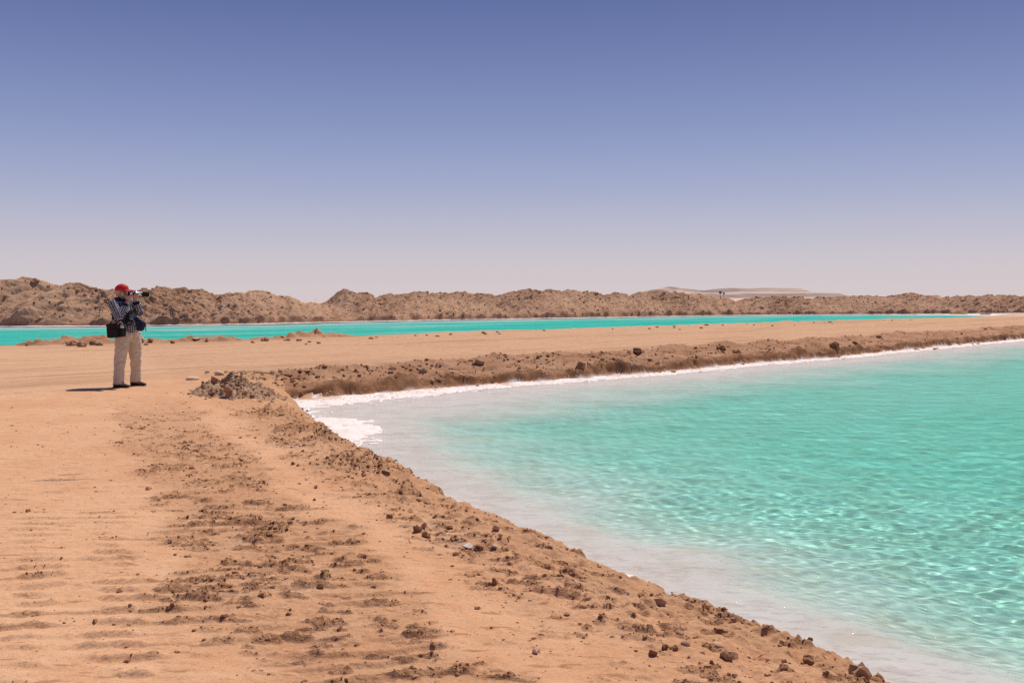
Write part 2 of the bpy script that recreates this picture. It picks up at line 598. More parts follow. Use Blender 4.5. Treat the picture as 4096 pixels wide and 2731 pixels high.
def spoil_material(name, c_lo, c_hi, c_dark, sc=1.0, salt_foot=False):
    m = M(name)
    n1, n2, n3 = m.noise(.5 * sc, 4), m.noise(3.2 * sc, 6, .68), m.noise(16 * sc, 4, .7)
    col = m.mix(m.ramp(n1, .35, .68), c_lo, c_hi)
    col = m.mix(m.ramp(n2, .55, .70, 0, .55), col, c_dark)
    col = m.mix(m.ramp(n3, .60, .70, 0, .5), col, tuple(min(1, c * 1.5) for c in c_hi))
    a = m.attr('msk')
    sp = m.add('ShaderNodeSeparateColor')
    m.l.new(a.outputs['Color'], sp.inputs[0])
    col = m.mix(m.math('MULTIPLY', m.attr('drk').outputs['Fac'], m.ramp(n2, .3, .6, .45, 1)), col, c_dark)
    col = m.mix(sp.outputs[1], col, m.mix(m.ramp(n2, .35, .6), (.33, .15, .064), (.19, .083, .037)))  # reddish dark tone; along the bank foot it is painted undercut shade
    col = m.mix(m.math('MULTIPLY', sp.outputs[2], m.ramp(n2, .3, .6, .4, 1)), col, (.56, .335, .20))
    col = m.mix(sp.outputs[0], col, m.mix(m.ramp(n2, .45, .68), (.79, .715, .68), (.70, .565, .47)))
    b1 = m.bump(n3, .05 / sc, .8)
    b2 = m.bump(m.noise(60 * sc, 3, .7), .012 / sc, .7, b1)
    return m.fin(col, .95, .1, b2)


MAT_SAND = sand_material()
MAT_BANK = spoil_material('bank_soil', (.41, .205, .108), (.50, .275, .158), (.225, .10, .05), 1.6)
MAT_RIDGE = spoil_material('spoil_soil', (.44, .245, .146), (.525, .31, .197), (.265, .13, .072), .45)

# ------------------------------------------------------------------ ground sheet
def build_ground():
    half = R(35)
    core = np.linspace(-half, half, 790)
    outer = np.linspace(half, 2 * math.pi - half, 84)[1:-1]
    th = np.concatenate([core, outer])
    r1 = np.geomspace(.5, 3.2, 24, endpoint=False)
    r2 = np.concatenate([np.geomspace(3.2, 8, 330, endpoint=False), np.geomspace(8, 30, 200, endpoint=False)])
    r3 = np.concatenate([np.geomspace(30, 60, 70, endpoint=False), np.geomspace(60, 260, 60, endpoint=False)])
    r4 = np.geomspace(260, 12000, 44)
    rr = np.concatenate([r1, r2, r3, r4])
    T, Rr = np.meshgrid(th, rr)
    x, y = Rr * np.sin(T), Rr * np.cos(T)
    z = ground_z(x, y)
    _, _, _, sB_, tF_, _ = fields(x, y)
    z = z - .3 * sstep(tF_, -4.5, -3.2) * (tF_ < 1) * (sB_ < -1)
    nr, nc = x.shape
    v = np.stack([x, y, z], -1).reshape(-1, 3)
    i = np.arange(nr * nc).reshape(nr, nc)
    i2 = np.concatenate([i, i[:, :1]], 1)
    q = np.stack([i2[:-1, :-1], i2[:-1, 1:], i2[1:, 1:], i2[1:, :-1]], -1).reshape(-1, 4)
    # close the small disc beneath the camera
    cidx = len(v)
    v = np.vstack([v, [[0, 0, float(ground_z(np.array([0.01]), np.array([0.01]))[0])]]])
    ring = i2[0]
    fan = np.stack([np.full(nc, cidx), ring[:-1], ring[1:], np.full(nc, cidx)], -1)
    mk = masks(v[:, 0], v[:, 1], v[:, 2])
    me = new_mesh('ground', v, q)
    bm = bmesh.new()
    bm.from_mesh(me)
    bm.verts.ensure_lookup_table()
    for f in fan:
        bm.faces.new([bm.verts[int(f[0])], bm.verts[int(f[1])], bm.verts[int(f[2])]])
    bm.normal_update()
    bm.to_mesh(me)
    bm.free()
    vattr(me, 'msk', mk)
    f_ = fields(v[:, 0], v[:, 1])
    rr_ = np.hypot(v[:, 0], v[:, 1])
    vattr(me, 'road', sstep(f_[1], 1.5, 4) * sstep(f_[3], 0, 1.5) * sstep(rr_, 10, 15), 'FLOAT')
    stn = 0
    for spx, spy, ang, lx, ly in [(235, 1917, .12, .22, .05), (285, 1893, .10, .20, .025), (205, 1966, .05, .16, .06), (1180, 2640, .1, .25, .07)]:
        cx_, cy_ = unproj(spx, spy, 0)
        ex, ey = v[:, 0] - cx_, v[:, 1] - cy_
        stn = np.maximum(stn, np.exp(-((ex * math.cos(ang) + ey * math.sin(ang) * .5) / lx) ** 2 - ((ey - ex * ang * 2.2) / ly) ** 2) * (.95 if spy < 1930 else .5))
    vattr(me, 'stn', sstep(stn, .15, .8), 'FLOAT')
    o = link('ground', me, MAT_SAND)
    tag(o, 'flat tan desert sand with tyre prints and salt lined pond beds', 'ground', kind='structure')
    o.cycles.is_caustics_receiver = True
    return o


GROUND = build_ground()


# ------------------------------------------------------------------ ribbons: the far bank and the spoil ridge
def resample(pts, step_fn, u0=0.0, u1=None):
    P = np.array(pts, float)
    seg = np.hypot(*(P[1:] - P[:-1]).T)
    cum = np.concatenate([[0], np.cumsum(seg)])
    u1 = cum[-1] if u1 is None else u1
    us, u = [], u0
    while u < u1:
        us.append(u)
        x = np.interp(max(u, 0), cum, P[:, 0])
        y = np.interp(max(u, 0), cum, P[:, 1])
        u += step_fn(x, y)
    us = np.array(us)
    d0 = (P[1] - P[0]) / seg[0]
    x = np.where(us < 0, P[0, 0] + d0[0] * us, np.interp(us, cum, P[:, 0]))
    y = np.where(us < 0, P[0, 1] + d0[1] * us, np.interp(us, cum, P[:, 1]))
    # smoothed tangents
    tx, ty = np.gradient(x), np.gradient(y)
    L = np.hypot(tx, ty)
    tx, ty = tx / L, ty / L
    k = max(3, len(us) // 40) | 1
    ker = np.ones(k) / k
    pad = lambda a: np.convolve(np.pad(a, k // 2, mode='edge'), ker, 'valid')
    tx, ty = pad(tx), pad(ty)
    L = np.hypot(tx, ty)
    return us, x, y, -ty / L, tx / L       # normal to the left


def build_bank():
    us, bx, by, nx, ny = resample(far_bank, lambda x, y: .0030 * math.hypot(x, y), -1.4, 70)
    ws = np.concatenate([np.linspace(-.5, .25, 34, endpoint=False), np.linspace(.25, 2.6, 62, endpoint=False), np.linspace(2.6, 4.2, 16)])
    U, W = np.meshgrid(us, ws)
    X0, Y0 = bx[None] + nx[None] * W, by[None] + ny[None] * W
    wid = 1 + .18 * noise2(U * .12, U * 0 + 7, 3)
    w = W / wid
    # waterline bites and headlands
    bite = fbm(U * .9, U * 0 + 2, 4, 6) * .28 + fbm(U * .16, U * 0 + 9, 2, 8) * .45
    w2 = w + bite * (1 - sstep(w, .6, 1.8))
    step = .17 + .09 * fbm(U * .5, U * 0 + 5, 3, 12)
    crest = .0 + .12 * fbm(U * .3, U * 0 + 1, 4, 14)
    crest = crest * sstep(U, 3, 9) - .05 * (1 - sstep(U, 3, 9))
    zfoot = WL + .035
    z = np.where(w2 < 0, zfoot + w2 * .16,
                 np.where(w2 < .12, zfoot + step * sstep(w2, 0, .12),
                          zfoot + step + (crest - zfoot - step) * np.clip((w2 - .12) / 1.95, 0, 1) ** .85))
    back = sstep(w2, 2.1, 3.2)
    z = lerp(z, -.01, back)
    z = np.where(w2 > 3.2, -.01 - .12 * sstep(w2, 3.2, 3.9), z)
    face = sstep(w2, .0, .2) * (1 - sstep(w2, 2.3, 3.1))
    foot = sstep(w2, -.03, .05) * (1 - sstep(w2, .12, .34))
    gul = U * 1.0 + W * .8
    d = face * (fbm(gul * .8, W * .5, 5, 16, .62) * .18 + clods(gul * 2.0 + fbm(U * 3, W * 3, 2, 18), W * 2.0, 5) * .09 * sstep(noise2(U * .5, W * .8, 15), -.2, .3)
                + clods(gul * 6 + fbm(U * 8, W * 8, 2, 20), W * 6, 6) * .035 + fbm(gul * 9, W * 9, 3, 19, .7) * .04)
    # undercut columns at the waterline
    d = d + foot * (ridged(U * 1.1, W * .8 + 4, 2, 22) * .10 + fbm(U * 2.5, W * 6, 2, 25) * .06)
    z = z + d * .9
    taper = sstep(U, -1.2, .8)
    z = lerp(np.minimum(z, -.12), z, taper)
    out = -d * .55 * face - foot * (.10 + .10 * noise2(U * 1.6, U * 0, 29))
    X, Y = X0 + nx[None] * out * -.6, Y0 + ny[None] * out * -.6
    X, Y = X - nx[None] * foot * .08 * fbm(U * 1.8, W * 5, 2, 31), Y - ny[None] * foot * .08 * fbm(U * 1.8, W * 5, 2, 31)
    foot_shade = foot * sstep(step, .08, .18)  # shade of the undercut, put into the soil colour as a dark band
    road = sstep(w2 + .5 * fbm(U * .7, W * .7, 3, 43), 2.25, 2.75)
    zs = (1 - sstep(w2, -.12, -.02)) * clods(U * 4, W * 5, 7) * .03
    z = z + zs
    saltm = 1 - sstep(w2 + .05 * fbm(U * 1.3, W * 2, 3, 41), -.03, .02)
    drkb = np.clip(sstep(fbm(gul * 1.1, W * .9, 4, 45, .65), .05, .45) * .6 + foot * .6, 0, 1)  # random soil tone, plus undercut shade painted at the foot
    mk = np.stack([saltm, foot_shade * .5, road, np.ones_like(w)], -1).reshape(-1, 4)
    v = np.stack([X, Y, z], -1).reshape(-1, 3)
    me = new_mesh('pond_bank', v, grid_faces(*X.shape))
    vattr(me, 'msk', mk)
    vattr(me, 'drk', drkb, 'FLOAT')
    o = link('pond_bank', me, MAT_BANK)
    tag(o, 'rough brown earth bank with undercut foot along the near pond', 'bank', kind='structure')
    o.cycles.is_caustics_receiver = True
    return o


CREST = [(-1200, 1128), (-500, 1118), (0, 1120), (89, 1119), (143, 1130), (196, 1138), (286, 1134), (357, 1148), (417, 1160), (452, 1163), (536, 1163), (595, 1160), (661, 1154),
         (714, 1158), (803, 1163), (845, 1176), (893, 1178), (952, 1175), (1000, 1166), (1030, 1161), (1071, 1170), (1119, 1180), (1167, 1201), (1202, 1213), (1250, 1212), (1303, 1213),
         (1333, 1194), (1360, 1175), (1383, 1164), (1431, 1171), (1479, 1178), (1514, 1191), (1538, 1182), (1610, 1176), (1663, 1169), (1740, 1171), (1836, 1175), (1955, 1176),
         (2002, 1180), (2044, 1175), (2098, 1163), (2145, 1159), (2199, 1162), (2229, 1169), (2300, 1164), (2360, 1174), (2395, 1169), (2431, 1177), (2479, 1175), (2514, 1184),
         (2550, 1173), (2610, 1166), (2669, 1165), (2710, 1171), (2751, 1182), (2799, 1173), (2853, 1186), (2880, 1188), (2907, 1192), (2941, 1206), (2975, 1199), (3016, 1190),
         (3097, 1186), (3165, 1190), (3246, 1194), (3314, 1190), (3403, 1186), (3484, 1184), (3545, 1188), (3613, 1179), (3647, 1174), (3694, 1182), (3762, 1190), (3816, 1186),
         (3871, 1188), (3925, 1186), (4027, 1179), (4096, 1184), (4600, 1182), (5600, 1188)]
CRX = np.array([c[0] for c in CREST], float)
CRY = np.array([c[1] for c in CREST], float)


def build_ridge():
    us, bx, by, nx, ny = resample(toe, lambda x, y: .0020 * math.hypot(x, y))
    vv = np.concatenate([np.linspace(-.75, 0, 16, endpoint=False), np.linspace(0, 1, 96), np.linspace(1.02, 2.1, 26)])
    SET = 5.2
    cx, cy = bx + nx * SET, by + ny * SET
    px = 2048 + FPX * cx / cy
    cz = CH + (HZ - np.interp(px, CRX, CRY)) / FPX * cy
    U, V = np.meshgrid(us, vv)
    CZ = cz[None]
    foot = WL + .03
    hgt = CZ - foot
    W = V * SET
    X, Y = bx[None] + nx[None] * W, by[None] + ny[None] * W
    prof = np.where(V < 0, 0, np.where(V <= 1, np.clip(V, 0, 1) ** .92, 1 - sstep(V, 1.05, 2.1) * 1.25))
    z = foot + hgt * prof
    shelf = np.interp(W + .9 * fbm(U * .13, U * 0 + 3, 3, 33) + .25 * fbm(U * .8, W * .8, 2, 34), [-3.6, -2.7, -1.4, -.3, 0], [-.45, -.12, -.045, -.005, 0])
    z = z + np.where(V < 0, shelf, 0)
    toe_step = sstep(V, .0, .03) * .12 * (1 - sstep(V, .03, .3))
    amp = sstep(V, .0, .08) * np.clip(hgt / 2.6, .35, 1.2)
    # gullies slant down to the right
    g = U - W * .85
    wob = fbm(U * .35, W * .35, 2, 5) * .8
    gul = ridged((g + wob) * .30, W * .05, 4, 3, .58)
    rough = lerp(.45, 1.25, sstep(noise2(U * .07, W * .12, 29) + .35 * (V - .5), -.2, .3))
    d = (gul * .55 + fbm(g * .38, W * .16, 4, 7, .6) * .55 + rough * (fbm(U * 1.7, W * 1.5, 5, 9, .66) * .23
         + clods(g * 1.5 + wob, W * 1.3, 11) * .11 * sstep(noise2(U * .21, W * .4, 13), .0, .35) + clods(U * 3.4 + wob * 2, W * 3.4, 12) * .08))
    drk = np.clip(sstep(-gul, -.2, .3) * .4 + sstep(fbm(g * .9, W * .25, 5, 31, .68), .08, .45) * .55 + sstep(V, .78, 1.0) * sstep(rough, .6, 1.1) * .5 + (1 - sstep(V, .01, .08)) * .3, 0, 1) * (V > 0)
    near_crest = sstep(V, .8, .97)
    d = d * lerp(1.0, .55, near_crest) - .10
    d = d + near_crest * clods(U * .9, W * .9, 17) * .16 * (noise2(U * .3, U * 0, 19) > .05)
    z = z + amp * d * .75 + toe_step * (.6 + fbm(U * .8, U * 0, 3, 21))
    out = amp * d * .5
    X, Y = X - nx[None] * out, Y - ny[None] * out
    salt = (1 - sstep(V + .02 * fbm(U * 1.5, W * 1.5, 2, 35), -.01, .006))
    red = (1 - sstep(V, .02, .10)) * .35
    smoothp = (1 - sstep(rough, .45, .8)) * .6 * (1 - drk * .6)
    mk = np.stack([salt, red * np.ones_like(V), smoothp * sstep(V, .1, .3), np.ones_like(V)], -1).reshape(-1, 4)
    me = new_mesh('spoil_ridge', np.stack([X, Y, z], -1).reshape(-1, 3), grid_faces(*X.shape))
    vattr(me, 'msk', mk)
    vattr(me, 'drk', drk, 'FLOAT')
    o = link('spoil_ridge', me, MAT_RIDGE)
    tag(o, 'long rough ridge of excavated brown soil behind the far pond', 'ridge', kind='structure')
    return o



def build_windrow():
    us, bx, by, nx, ny = resample(pondB_near, lambda x, y: .0030 * math.hypot(x, y), 22, 78)
    ws = np.linspace(.35, -2.0, 44)
    U, W = np.meshgrid(us, ws)
    X, Y = bx[None] + nx[None] * W, by[None] + ny[None] * W
    px = 2048 + FPX * X / Y
    body = np.exp(-((W + .55) / .48) ** 2)
    amp = np.interp(px, [-600, 60, 110, 200, 560, 900, 980, 1180, 1260, 1440, 1500], [.14, .06, .16, .20, .20, .17, .08, .18, .20, .07, 0])
    z = -.10 + body * amp * (1.05 + .4 * fbm(U * .5, W * .5, 4, 701)) + body * (clods(U * 2.6 + fbm(U * 3, W * 3, 2, 703), W * 2.6, 41) * .13 + clods(U * 5.5, W * 5, 43) * .07 + fbm(U * 5, W * 5, 3, 705, .65) * .09) * np.clip(amp * 6, 0, 1)
    z = z - .3 * sstep(W, .0, .35)
    g0 = ground_z(X, Y, fine=False)
    z = np.where(W < -.1, z + np.maximum(g0, -.06), z)
    me = new_mesh('windrow', np.stack([X, Y, z], -1).reshape(-1, 3), grid_faces(*X.shape)[:, ::-1])
    vattr(me, 'msk', np.stack([0 * U, 0 * U, (1 - sstep(body + .5 * fbm(U * 2, W * 2, 3, 707), .2, .6)) * .9, U * 0 + 1], -1).reshape(-1, 4))
    o = link('windrow', me, MAT_BANK)
    tag(o, 'low crumbly windrow of brown soil beside the far pond', 'windrow', kind='structure')


build_windrow()
BANK = build_bank()
RIDGE = build_ridge()


# ------------------------------------------------------------------ mesas on the horizon
def mesa_material():
    m = M('mesa_rock')
    gz = m.add('ShaderNodeSeparateXYZ')
    m.l.new(m.coord('Object'), gz.inputs[0])
    n = m.noise(.012, 5, .6, m.coord('Object', (1, 1, 2.0)))
    st = m.noise(1.0, 4, .6, m.coord('Object', (.0035, .0035, .16)))
    a = m.attr('msk')
    sp = m.add('ShaderNodeSeparateColor')
    m.l.new(a.outputs['Color'], sp.inputs[0])
    sand = m.mix(m.ramp(n, .3, .7), (.60, .42, .305), (.66, .48, .36))  # distance haze is put into this paleness, no air is built
    rock = m.mix(m.ramp(st, .4, .6), (.14, .098, .092), (.25, .182, .168))
    col = m.mix(m.math('MULTIPLY', sp.outputs[0], m.ramp(st, .36, .56, .2, 1)), sand, rock)
    return m.fin(col, .95, .1, m.bump(n, 6, .6))


MAT_MESA = mesa_material()


def build_mesa(name, label, prof, Y0, Y1, Yb, base, seed):
    pxs = np.array([p[0] for p in prof], float)
    pys = np.array([p[1] for p in prof], float)
    q = np.linspace(pxs[0], pxs[-1], 170)
    x1 = (q - 2048) / FPX * Y1
    top = CH + (HZ - np.interp(q, pxs, pys)) / FPX * Y1
    vs_ = np.concatenate([np.linspace(0, 1, 40), np.linspace(1.05, 2, 12)])
    Xq, V = np.meshgrid(x1, vs_)
    Tp = np.broadcast_to(top[None], Xq.shape)
    hgt = Tp - base
    nz = fbm(Xq * .006, V * 3, 4, seed)
    vv = np.clip(V + .10 * nz * (V < 1) * np.sin(np.clip(V, 0, 1) * math.pi), 0, 2)
    pr = np.interp(vv, [0, .3, .5, .58, .62, .8, .86, .92, 1.0, 1.4, 2], [0, .14, .30, .36, .55, .68, .74, .96, 1.0, .9, 0])
    z = base + hgt * pr
    Y = np.where(V <= 1, Y0 + (Y1 - Y0) * V, Y1 + (Yb - Y1) * (V - 1)) + nz * 30 * (V < .98)
    X = Xq * Y / Y1 * .35 + Xq * .65
    X = np.where(V <= 1, lerp(Xq, Xq, 1), Xq)
    rock = np.clip(np.interp(pr, [0, .3, .36, .56, .6, .74, .78, .97, 1], [0, 0, .9, .9, .3, .3, 1, 1, .7]) * sstep(hgt, 18, 30), 0, 1)
    me = new_mesh(name, np.stack([X, Y, z], -1).reshape(-1, 3), grid_faces(*X.shape))
    vattr(me, 'msk', np.stack([rock] * 3 + [np.ones_like(rock)], -1).reshape(-1, 4))
    o = link(name, me, MAT_MESA)
    tag(o, label, 'hill', kind='structure')
    return o


build_mesa('mesa', 'long pale flat topped desert mesa on the right horizon',
           [(2540, 1206), (2590, 1186), (2618, 1165), (2635, 1154), (2662, 1152), (2672, 1147), (2686, 1148), (2703, 1152), (2761, 1157), (2774, 1161.5), (2832, 1161), (2849, 1157), (2917, 1152),
            (2999, 1154), (3043, 1152), (3142, 1153), (3172, 1153), (3186, 1159), (3213, 1169), (3230, 1175), (3274, 1175), (3288, 1183), (3312, 1185), (3349, 1190), (3420, 1198), (3520, 1205)],
           2100, 3400, 4300, -1.0, 3)
build_mesa('hill', 'small pointed hill just showing over the right of the ridge',
           [(3640, 1206), (3690, 1196), (3712, 1190), (3728, 1181), (3738, 1180), (3752, 1186), (3775, 1192), (3800, 1198), (3840, 1206)], 3300, 3700, 4200, -1.0, 8)
build_mesa('dune', 'low pale sand dune seen through the gap in the ridge',
           [(1000, 1207), (1120, 1206), (1180, 1205.5), (1235, 1204), (1290, 1204.5), (1400, 1206), (1560, 1207)], 700, 1100, 1500, -1.0, 12)


# ------------------------------------------------------------------ water
def water_material(name, per_m, glossk, bump_scale, bump_dist, rough):
    m = M(name)
    m.n.remove(m.b)
    dep = m.attr('depth').outputs['Fac']
    # makes up part of the 1/n2 loss of radiance that the light solver books at the interface
    tint = [m.math('MULTIPLY', m.math('POWER', b, dep), 1.10) for b in per_m]
    cc = m.add('ShaderNodeCombineColor')
    for i, t in enumerate(tint):
        m.l.new(t, cc.inputs[i])
    rf = m.add('ShaderNodeBsdfRefraction')
    rf.inputs['IOR'].default_value = 1.33
    rf.inputs['Roughness'].default_value = 0.0
    m.l.new(cc.outputs[0], rf.inputs['Color'])
    gl = m.add('ShaderNodeBsdfGlossy')
    gl.inputs['Roughness'].default_value = rough
    fr = m.add('ShaderNodeFresnel')
    fr.inputs['IOR'].default_value = 1.33
    if bump_dist:
        h = m.noise(bump_scale, 3, .6, m.coord('Object', (.55, 1.3, 1)))
        bn = m.bump(h, bump_dist, 1.0)
        m.l.new(bn, gl.inputs['Normal'])
        m.l.new(bn, fr.inputs['Normal'])
    fk = m.math('MULTIPLY', fr.outputs[0], glossk)
    mx = m.add('ShaderNodeMixShader')
    m.l.new(fk, mx.inputs[0])
    m.l.new(rf.outputs[0], mx.inputs[1])
    m.l.new(gl.outputs[0], mx.inputs[2])
    m.l.new(mx.outputs[0], m.out.inputs['Surface'])
    return m.m


def wave_height(x, y, cell):
    rng = np.random.default_rng(5)
    z = np.zeros_like(x)
    N = 64
    lam = np.exp(np.linspace(np.log(.07), np.log(1.0), N))
    gust = .75 + .5 * fbm(x * .16, y * .16, 3, 200)
    for l in lam:
        k = 2 * math.pi / l
        a = rng.normal(.25, .95 if l < .3 else .6)
        p = rng.uniform(0, 6.28)
        vis = np.clip(l / (2.8 * cell) - .5, 0, 1)
        amp = .068 / k / math.sqrt(N) * (1.35 if l > .25 else 1.3)
        ph = k * (x * math.sin(a) + y * math.cos(a)) + p + 1.6 * noise2(x / (3.0 * l), y / (3.0 * l), 210 + int(l * 100) % 7)
        z += amp * vis * np.sin(ph)
    return z * gust


def build_water_a():
    th = np.concatenate([np.linspace(R(-20), R(34), 400, endpoint=False), np.linspace(R(34), R(75), 60)])
    rr = np.concatenate([np.geomspace(2.6, 4, 60, endpoint=False), np.geomspace(4, 11, 400, endpoint=False), np.geomspace(11, 30, 270, endpoint=False), np.geomspace(30, 120, 200)])
    T, Rr = np.meshgrid(th, rr)
    x, y = Rr * np.sin(T), Rr * np.cos(T)
    sdN, sdF, *_ = fields(x, y)
    inside = (np.maximum(sdN, sdF) < .9)
    cell = Rr * np.interp(Rr, [4, 11, 12, 30, 32], [.0025, .0025, .0037, .0037, .006])
    gz = ground_z(x, y, fine=False)
    dep = np.maximum(WL - gz, 0)
    damp = lerp(.22, 1.0, sstep(dep, .03, .35))
    z = WL + wave_height(x, y, cell) * damp
    keep = inside[:-1, :-1] | inside[1:, 1:] | inside[1:, :-1] | inside[:-1, 1:]
    v, q, d = compact(np.stack([x, y, z], -1).reshape(-1, 3), grid_faces(*x.shape, keep=keep), dep.reshape(-1))
    me = new_mesh('near_pond_water', v, q)
    vattr(me, 'depth', d, 'FLOAT')
    o = link('near_pond_water', me, water_material('brine', (.42, .94, .845), .24, 7.0, .035, .02))
    tag(o, 'clear turquoise brine of the near salt pond, rippled by wind', 'water', kind='structure')
    o.cycles.is_caustics_caster = True
    return o


def build_water_b():
    th = np.linspace(R(-40), R(40), 260)
    rr = np.geomspace(28, 260, 260)
    T, Rr = np.meshgrid(th, rr)
    x, y = Rr * np.sin(T), Rr * np.cos(T)
    _, _, _, sb, tf, _ = fields(x, y)
    inside = (np.maximum(sb, tf) < .8)
    gz = ground_z(x, y, fine=False)
    dep = np.maximum(WL - gz, 0)
    z = np.full_like(x, WL) + .012 * fbm(x * .7, y * .5, 3, 220)
    keep = inside[:-1, :-1] | inside[1:, 1:] | inside[1:, :-1] | inside[:-1, 1:]
    v, q, d = compact(np.stack([x, y, z], -1).reshape(-1, 3), grid_faces(*x.shape, keep=keep), dep.reshape(-1))
    me = new_mesh('far_pond_water', v, q)
    vattr(me, 'depth', d, 'FLOAT')
    o = link('far_pond_water', me, water_material('deep_brine', (.22, .93, .86), .22, 2.2, .10, .12))
    tag(o, 'bright turquoise strip of the far salt pond below the ridge', 'water', kind='structure')
    o.cycles.is_caustics_caster = True
    return o


# ------------------------------------------------------------------ placing things on the terrain
bpy.context.view_layer.update()
DG = bpy.context.evaluated_depsgraph_get()


TERRAIN = {'ground', 'pond_bank', 'spoil_ridge', 'windrow', 'earth_pile'}


def cast(o, d):
    """first terrain surface along a ray, looking through loose things"""
    for _ in range(12):
        ok, loc, nor, idx, ob, mx = SC.ray_cast(DG, o, d)
        if not ok:
            return None
        if ob.name in TERRAIN:
            return loc
        o = loc + d * .004
    return None


def hit(px, py):
    return cast(Vector((0, 0, CH)), Vector(((px - 2048) / FPX, 1.0, (HZ - py) / FPX)).normalized())


def drop(x, y, z0=12.0):
    return cast(Vector((x, y, z0)), Vector((0, 0, -1))) or Vector((x, y, 0))


# ------------------------------------------------------------------ stones and clods
def rock_mesh(seed, kind='angular', sub=2):
    rg = random.Random(seed)
    bm = bmesh.new()
    if kind == 'angular':
        for i in range(15):
            v = Vector((rg.gauss(0, 1), rg.gauss(0, 1), rg.gauss(0, 1))).normalized() * rg.uniform(.82, 1.08)
            bm.verts.new((v.x, v.y, v.z))
        r = bmesh.ops.convex_hull(bm, input=bm.verts)
        for v in [v for v in bm.verts if not v.link_faces]:
            bm.verts.remove(v)
        bmesh.ops.bevel(bm, geom=bm.edges[:], offset=.06, segments=1, affect='EDGES')
    else:
        bmesh.ops.create_icosphere(bm, subdivisions=sub, radius=1)
        off = rg.uniform(0, 90)
        rough = .34 if kind == 'clod' else .16
        for v in bm.verts:
            c = v.co.copy()
            n = float(fbm(np.array([c.x * 1.6 + off + c.z]), np.array([c.y * 1.6 - c.z * 1.3 + off]), 4, 3, .62)[0])
            v.co = c * (1 + rough * n * 2.0)
    me = bpy.data.meshes.new('stone')
    bm.to_mesh(me)
    bm.free()
    if kind == 'round':
        me.polygons.foreach_set('use_smooth', [True] * len(me.polygons))
    zs = [v.co.z for v in me.vertices]
    return me


def stone_mat(name, a, b, dark, top=None):
    m = M(name)
    n, n2 = m.noise(2.2, 5, .65), m.noise(9, 4, .7)
    col = m.mix(m.ramp(n, .35, .65), a, b)
    col = m.mix(m.ramp(n2, .55, .72, 0, .7), col, dark)
    if top:
        g = m.add('ShaderNodeSeparateXYZ')
        m.l.new(m.coord('Object'), g.inputs[0])
        f = m.math('ADD', g.outputs['Z'], m.math('MULTIPLY', m.math('SUBTRACT', n, .5), .8))
        col = m.mix(m.ramp(f, .0, .18), col, top)
    return m.fin(col, .92, .12, m.bump(n2, .04, .35))


STONE = {'brown': stone_mat('brown_stone', (.38, .205, .115), (.47, .27, .16), (.23, .115, .06)),
         'dark': stone_mat('dark_clod', (.27, .132, .064), (.34, .175, .092), (.17, .08, .04)),
         'tan': stone_mat('tan_stone', (.56, .33, .19), (.64, .41, .26), (.38, .20, .11)),
         'pale': stone_mat('pale_stone', (.66, .49, .36), (.74, .58, .45), (.46, .28, .17)),
         'grey': stone_mat('grey_brown_stone', (.42, .235, .135), (.50, .30, .185), (.26, .13, .068)),
         'white_top': stone_mat('salt_topped_stone', (.27, .135, .10), (.33, .18, .13), (.20, .10, .07), (.78, .66, .57)),
         'soil': stone_mat('soil_lump', (.37, .20, .115), (.43, .245, .148), (.20, .10, .053)),
         'red': stone_mat('red_stone', (.46, .20, .085), (.52, .25, .12), (.3, .12, .06))}
ROCKS = {k: [rock_mesh(100 * i + j, k) for j in range(7)] for i, k in enumerate(('angular', 'clod', 'round'))}
_mcache = {}


def rock_copy(kind, j, mat):
    key = (kind, j % 7, mat)
    if key not in _mcache:
        me = ROCKS[kind][j % 7].copy()
        me.materials.append(STONE[mat])
        _mcache[key] = me
    return _mcache[key]


def put_stone(p, w, h, d=None, kind='angular', j=0, mat='brown', name='stone', label=None, group=None, cat='stone', tilt=(0, 0), rz=None, sink=.25):
    o = bpy.data.objects.new(name, rock_copy(kind, j, mat))
    COL.objects.link(o)
    d = d or w * .8
    o.scale = (w / 2, d / 2, h / 2)
    o.rotation_euler = (tilt[0], tilt[1], random.uniform(0, 6.28) if rz is None else rz)
    o.location = (p[0], p[1], p[2] + h * (.5 - sink))
    return tag(o, label, cat, group)


